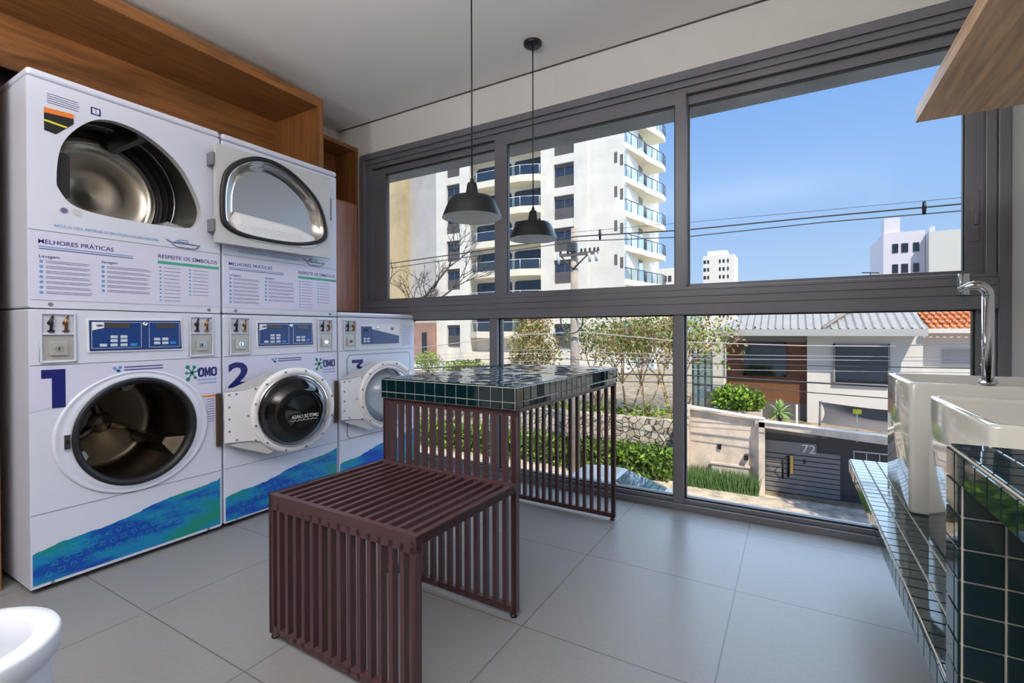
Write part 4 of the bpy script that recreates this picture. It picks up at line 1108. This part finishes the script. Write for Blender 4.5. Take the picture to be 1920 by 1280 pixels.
MB().box(x0, 14, YH-.62, YH-.5, .86, 1.04).build('gutter', M['housewhite'], t)
p0, p1 = A(1767, 682, YH+.2), A(1838, 656, YH+.2); MB().box(p0.x, p1.x+1, YH+.12, YH+.19, p0.z, p1.z).build('window', M['facadegrey'], t)

# ---- front wall with garage gate
YF = 17.6
t = thing('front_wall', 'weathered concrete street wall with cap and splayed return beside the gate', 'wall', (-2, YF, GZ))
p0, p1, p2 = A(1284, 768, YF), A(1432, 792, YF), A(1392, 812, YF+.02)
m = MB(); m.prism([(-3.28, GZ), (-1.10, GZ), (-1.10, -1.95), (-3.28, -1.74)], lambda x, z, d: (x, d, z), YF+.35, YF+.65); m.build('wall_panel', M['concrete'], t)
m = MB(); m.prism([(-3.34, -1.76), (-.8, -2.02), (-.8, -1.95), (-3.34, -1.68)], lambda x, z, d: (x, d, z), YF+.2, YF+.72); m.build('cap', M['concrete'], t)
MB().box(-3.36, -3.12, YF, YF+.7, GZ, -1.70).build('end_post', M['concrete'], t)
m = MB(); m.add([(-1.22, YF+.36, GZ), (-.92, YF, GZ), (-.92, YF, -1.98), (-1.22, YF+.36, -2.30), (-1.0, YF+.5, GZ), (-.86, YF+.3, GZ), (-.86, YF+.3, -1.98), (-1.0, YF+.5, -2.30)], [(0, 1, 2, 3), (7, 6, 5, 4), (3, 2, 6, 7), (1, 5, 6, 2), (0, 3, 7, 4), (0, 4, 5, 1)])
m.build('splayed_return', M['concrete'], t)
MB().box(-.95, -.78, YF-.02, YF+.4, GZ, -2.0).build('gate_pillar', M['concrete'], t)
m = MB(); m.prism([(-.95, -2.16), (4.6, -2.50), (4.6, -2.24), (-.95, -1.97)], lambda x, z, d: (x, d, z), YF-.02, YF+.45); m.build('lintel', M['concrete'], t)
for u, v in ((1349, 837), (1400, 855)): p = A(u, v, YF+.33); MB().box(p.x-.06, p.x+.06, YF+.28 if u < 1380 else YF+.05, YF+.36, p.z-.08, p.z+.08).build('meter_box', M['black'], t)
m = MB(); p0, p1 = A(1335, 900, YF+.3), A(1404, 876, YF+.3)
m.box(p0.x, p1.x, YF+.18, YF+.36, GZ, p1.z).box(p0.x-.05, p1.x+.05, YF+.14, YF+.36, p1.z, p1.z+.05); m.build('letter_box', M['concrete'], t)
YG = 18.3
t = thing('garage_gate', 'dark garage gate with a pale 72 across the street', 'gate', (1, YG, GZ))
M['gatedark'] = mat('gate_charcoal', (66, 62, 62), .6, noise=.08, nscale=1); M['gategrey'] = mat('gate_grey', (128, 124, 122), .5)
MB().box(-.80, 4.6, YG, YG+.08, GZ+.1, -2.2).build('leaf', M['gatedark'], t)
m = MB()
for k_ in range(9): m.box(-.78, 1.3, YG-.05, YG, -2.98-k_*.16-.10, -2.98-k_*.16+.03)
m.box(-.80, .67, YG-.06, YG, -3.05, -2.68); m.build('boarding', M['gategrey'], t)
q = MB(); text_mesh(q, '72', .27, .64, -2.99, -2.72, lambda x, z, d: (x, YG-.06-d, z), 0, 0, 0, .01); q.build('house_number', M['railwhite'], t)
MB().box(-.06, .02, YG-.10, YG-.05, -3.72, -3.12).build('door_pull', M['yellow'] if False else mat('amber_pull', (232, 180, 84), .5), t)
m = MB().tube([(-.28, YG-.08, -3.9), (-.28, YG-.35, -3.2), (-.12, YG-.1, -3.13), (-.12, YG-.08, -3.85)], .03, 6); m.build('grab_rail', M['black'], t)
MB().box(.3, .36, YG-.08, YG-.05, -3.35, -3.2).build('lock', M['black'], t)
m = MB()
for k_ in range(4): m.box(1.64+k_*.32, 1.665+k_*.32, YG-.04, YG, -3.3, -2.78)
m.box(1.62, 4.6, YG-.04, YG, -2.80, -2.76); m.build('grille', M['grey'], t)
# forecourt things behind the wall
t = thing('shade_sail', 'grey shade sail stretched above the garage gate', 'shade sail', (1.7, 20, -2))
m = MB()
rowsL = []
for j in range(7):
    z_t = j/6; row = []
    for i in range(13):
        s_ = i/12; x = .85+s_*3.4+.12*math.sin(z_t*3.1); row.append((x, 20+.25*math.sin(s_*3.1)*math.sin(z_t*3.1), -1.52-.12*s_-.08*math.sin(s_*3.1)-z_t*(.74-.02*s_)))
    rowsL.append(row)
for dy in (0, .02): m.loft([[(x, y+dy, z) for x, y, z in r_] for r_ in rowsL], close=False)
m.build('fabric', mat('sail_fabric', (118, 112, 112), .8), t)
MB().tube([(.80, 20.05, -4.3), (.84, 20.02, -1.5)], .035, 8).build('mast', M['shutter'], t)
t = thing('warning_sign', 'small yellow sign on a white post above the gate lintel', 'sign', (1.88, 19.6, -2.4))
p = A(1607, 772, YF+.5); MB().box(p.x-.012, p.x+.012, YF+.48, YF+.505, -2.45, p.z).build('post', M['railwhite'], t); MB().box(p.x-.11, p.x+.11, YF+.46, YF+.48, p.z-.06, p.z+.08).build('board', M['yellow'], t)
p = A(1494, 772, 19); tag(MB().tube([(p.x, 19, -4.3), (p.x, 19, p.z+.25)], .03, 8).build('post', M['railwhite'], None), 'thin white post right of the spiky plant', 'post')
t = thing('planter', 'long concrete planter with leafy bush behind the street wall', 'planter', (-1.7, 19.5, -4.3))
MB().box(-2.6, -.95, 19.2, 19.9, -4.3, -1.93).build('trough', M['concrete'], t)
l = MB(); leaves(l, 1500, ell((-1.75, 19.5, -1.55), .95, .5, .55, .1), .12, lambda: random.choice((0, 1, 1, 1))); l.build('bush', [M['leafa'], M['leafd']], t, fix=False)
p = A(1462, 772, 19.3); t = thing('yucca_plant', 'spiky light green yucca behind the street wall', 'plant', (p.x, 19.3, -4.3))
MB().tube([(p.x, 19.3, -4.3), (p.x, 19.3, -1.95)], .07, 8).build('stem', M['bark'], t)
m = MB()
for k_ in range(46):
    an = random.uniform(0, 2*math.pi); el_ = random.uniform(-.5, 1.4); L = random.uniform(.42, .6); o_ = Vector((p.x, 19.3, -1.88))
    d = Vector((math.cos(an)*math.cos(el_), math.sin(an)*math.cos(el_), math.sin(el_))); sd = d.cross(Vector((0, 0, 1))).normalized()*.035
    mid = o_+d*L*.55; tip = o_+d*L-Vector((0, 0, .10*math.cos(el_)))
    m.add([o_-sd*.5, o_+sd*.5, mid+sd, tip, mid-sd], [(0, 1, 2, 3, 4)])
m.build('leaves', mat('yucca_leaf', (160, 186, 110), .5), t, fix=False)
t = thing('mesh_enclosure', 'pale green framed enclosure left of the brown house wall', 'enclosure', (-3.1, 20.5, -4.3))
m = MB()
for u in (1299, 1309, 1322, 1334): p = A(u, 700, 20.5); m.tube([(p.x, 20.5, -4.3), (p.x, 20.5, .25)], .035, 6)
for z in (-.1, -1.2, -2.1): m.tube([(A(1299, 700, 20.5).x, 20.5, z), (A(1336, 700, 20.5).x, 20.5, z)], .025, 6)
m.build('frame', M['post'], t)
p = A(1299, 700, 20.5); q = A(1336, 700, 20.5); MB().box(p.x, q.x, 20.55, 20.57, -4.3, .1).build('screen', glass_mat('green_mesh', (.55, .66, .55), fac=.25), t)
m = MB()
for _ in range(900):
    x, y = -3.2+2.25*R_(), YF-.25+.5*R_(); h = random.uniform(.45, .8); dx, dy = random.gauss(0, .14), random.gauss(0, .1); w_ = .012
    m.add([(x-w_, y, GZ+.12), (x+w_, y, GZ+.12), (x+dx*.6+w_*.6, y+dy*.6, GZ+.12+h*.7), (x+dx, y+dy, GZ+.12+h), (x+dx*.6-w_*.6, y+dy*.6, GZ+.12+h*.7)], [(0, 1, 2, 3, 4)])
tag(m.build('tall_grass', M['grass'], None, fix=False), 'tall green grass bed at the foot of the concrete street wall', 'grass', kind='stuff')

# ---- distant towers
def tower(label, X0, X1, Y, z1, dep, mt, rowsn, cols, top=None):
    t = thing('apartment_tower', label, 'building', ((X0+X1)/2, Y, -4), 'distant apartment towers')
    m = MB().box(X0, X1, Y, Y+dep, -4, z1)
    m.build('wall', mt, t)
    if top: MB().box(*top).build('roof_block', mt, t)
    for r_ in range(rowsn):
        m = MB()
        for c_ in cols:
            x = X0+(X1-X0)*c_[0]; m.box(x, X0+(X1-X0)*c_[1], Y-.1, Y+.05, z1-2-r_*3.0-1.0, z1-2-r_*3.0+.3)
        m.build('window_row', M['windark'], t)


M['towerpink'] = mat('tower_pale_wall', (214, 208, 216), .85); M['towergrey'] = mat('tower_flank', (204, 202, 196), .85)
tower('pale tower block at right above the transom, with a stair block on its roof', 11.7, 16.5, 90, 15.4, 14, M['towerpink'], 6, ((.22, .36), (.44, .6), (.72, .86)), (11.9, 13.8, 91, 94, 15.4, 17.8))
t = thing('blank_building', 'plain grey windowless building right of the pale tower', 'building', (22, 88, -4)); MB().box(16.55, 30, 88, 104, -4, 14.8).build('wall', M['towergrey'], t); MB().box(17, 17.6, 90, 91, 14.8, 15.8).build('roof_vent', M['towergrey'], t)
tower('slim white tower far off in the middle of the sky pane', -30.2, -19.1, 200, 30, 14, M['housewhite'], 8, ((.02, .1), (.14, .2), (.52, .58), (.64, .70), (.78, .83)), (-29, -22, 203, 210, 30, 32.2))
tower('low white block right of the apartment flank balconies', -26.6, -22.6, 110, 14.9, 12, M['housewhite'], 4, ((.45, .6), (.68, .85)))
p = A(1632, 513, 60); t = MB().tube([(p.x, 60, -3), (p.x, 60, p.z+.1)], .05, 6).tube([(p.x-.7, 60, p.z+.15), (p.x+.7, 60, p.z+.05)], .06, 6).build('roof_aerial', M['cable'], None); tag(t, 'tiny roof aerial poking above the transom left of the pale tower', 'aerial')

# ---- parked car below the window
t = thing('parked_car', 'pale blue car parked on the street below, behind the slatted panel', 'car', (-4.15, 13.05, GZ))
CY0, CY1 = 12.2, 13.9; X0, X1 = -6.7, -1.6
side = [(X0, .35), (X0-.02, .75), (X0+.12, .95), (X0+.75, 1.02), (X0+1.3, 1.45), (X0+2.0, 1.52), (X0+2.5, 1.50), (X0+3.75, 1.05), (X1-.15, .88), (X1, .7), (X1-.02, .35)]
m = MB(); loops = []
for yy, kk in ((CY0+.12, .0), (CY0, .3), (CY0, .6), (CY1, .6), (CY1, .3), (CY1-.12, 0)): pass
for yy, ins in ((CY0, 0), (CY0+.03, 0), (CY1-.03, 0), (CY1, 0)):
    l = []
    for x, z in side:
        tum = max(0, z-.95)*.34; y = yy+tum if yy < 13 else yy-tum
        l.append((x, y, GZ+z))
    loops.append(l)
m.loft(loops, cap0=True, cap1=True, smooth=False); m.build('body', mat('car_paint', (128, 142, 154), .25, coat=.6, spec=.6), t, bevel=.03)
g = MB()
for yy, sgn in ((CY0, 1), (CY1, -1)):
    def Q(x, z): return (x, yy+sgn*(max(0, z-.95)*.34-.012), GZ+z)
    for P in (((X0+.95, 1.04), (X0+1.38, 1.40), (X0+2.05, 1.46), (X0+2.05, 1.02)), ((X0+2.12, 1.02), (X0+2.12, 1.46), (X0+2.5, 1.44), (X0+3.5, 1.06))): g.add([Q(*p_) for p_ in P], [(0, 1, 2, 3)])
ws = [(X0+2.6, 1.475), (X0+3.66, 1.095)]
g.add([(ws[0][0]+.02, CY0+.28, GZ+ws[0][1]+.015), (ws[0][0]+.02, CY1-.28, GZ+ws[0][1]+.015), (ws[1][0]+.02, CY1-.16, GZ+ws[1][1]+.015), (ws[1][0]+.02, CY0+.16, GZ+ws[1][1]+.015)], [(0, 1, 2, 3)])
g.build('window', mat('car_glass', (44, 66, 78), .05, spec=.8), t, fix=False)
for x in (X0+.95, X1-.95):
    for yy in (CY0+.1, CY1-.1):
        MB().lathe([(.001, -.1), (.19, -.1), (.21, -.09), (.32, -.10), (.33, 0), (.32, .10), (.21, .09), (.19, .1), (.001, .1)], lambda a_, b_, h: (x+a_, yy+h, GZ+.33+b_), 24).build('wheel', M['black'], t)

# tall street tree beyond the right edge of the window; its shade falls on the gate
t = thing('street_tree', 'tall leafy street tree standing beyond the right edge of the window', 'tree', (5.7, 13, GZ))
m = MB(); tips = []; random.seed(5)
branch(m, Vector((5.7, 13, GZ)), Vector((0, 0, 1)), 7.2, .15, 0, .4)
for k_ in range(6): branch(m, Vector((5.7, 13, GZ+7.1)), Vector((math.cos(k_*1.05)*.6, math.sin(k_*1.05)*.6, 1)).normalized(), 1.4, .07, 3, .4, 0, tips)
m.build('trunk', M['bark'], t)
l = MB(); leaves(l, 5200, ell((5.7, 13, 4.5), 1.75, 1.9, 1.7, .1), .15, lambda: random.choice((0, 1))); l.build('foliage', [M['leafa'], M['leafb']], t, fix=False)
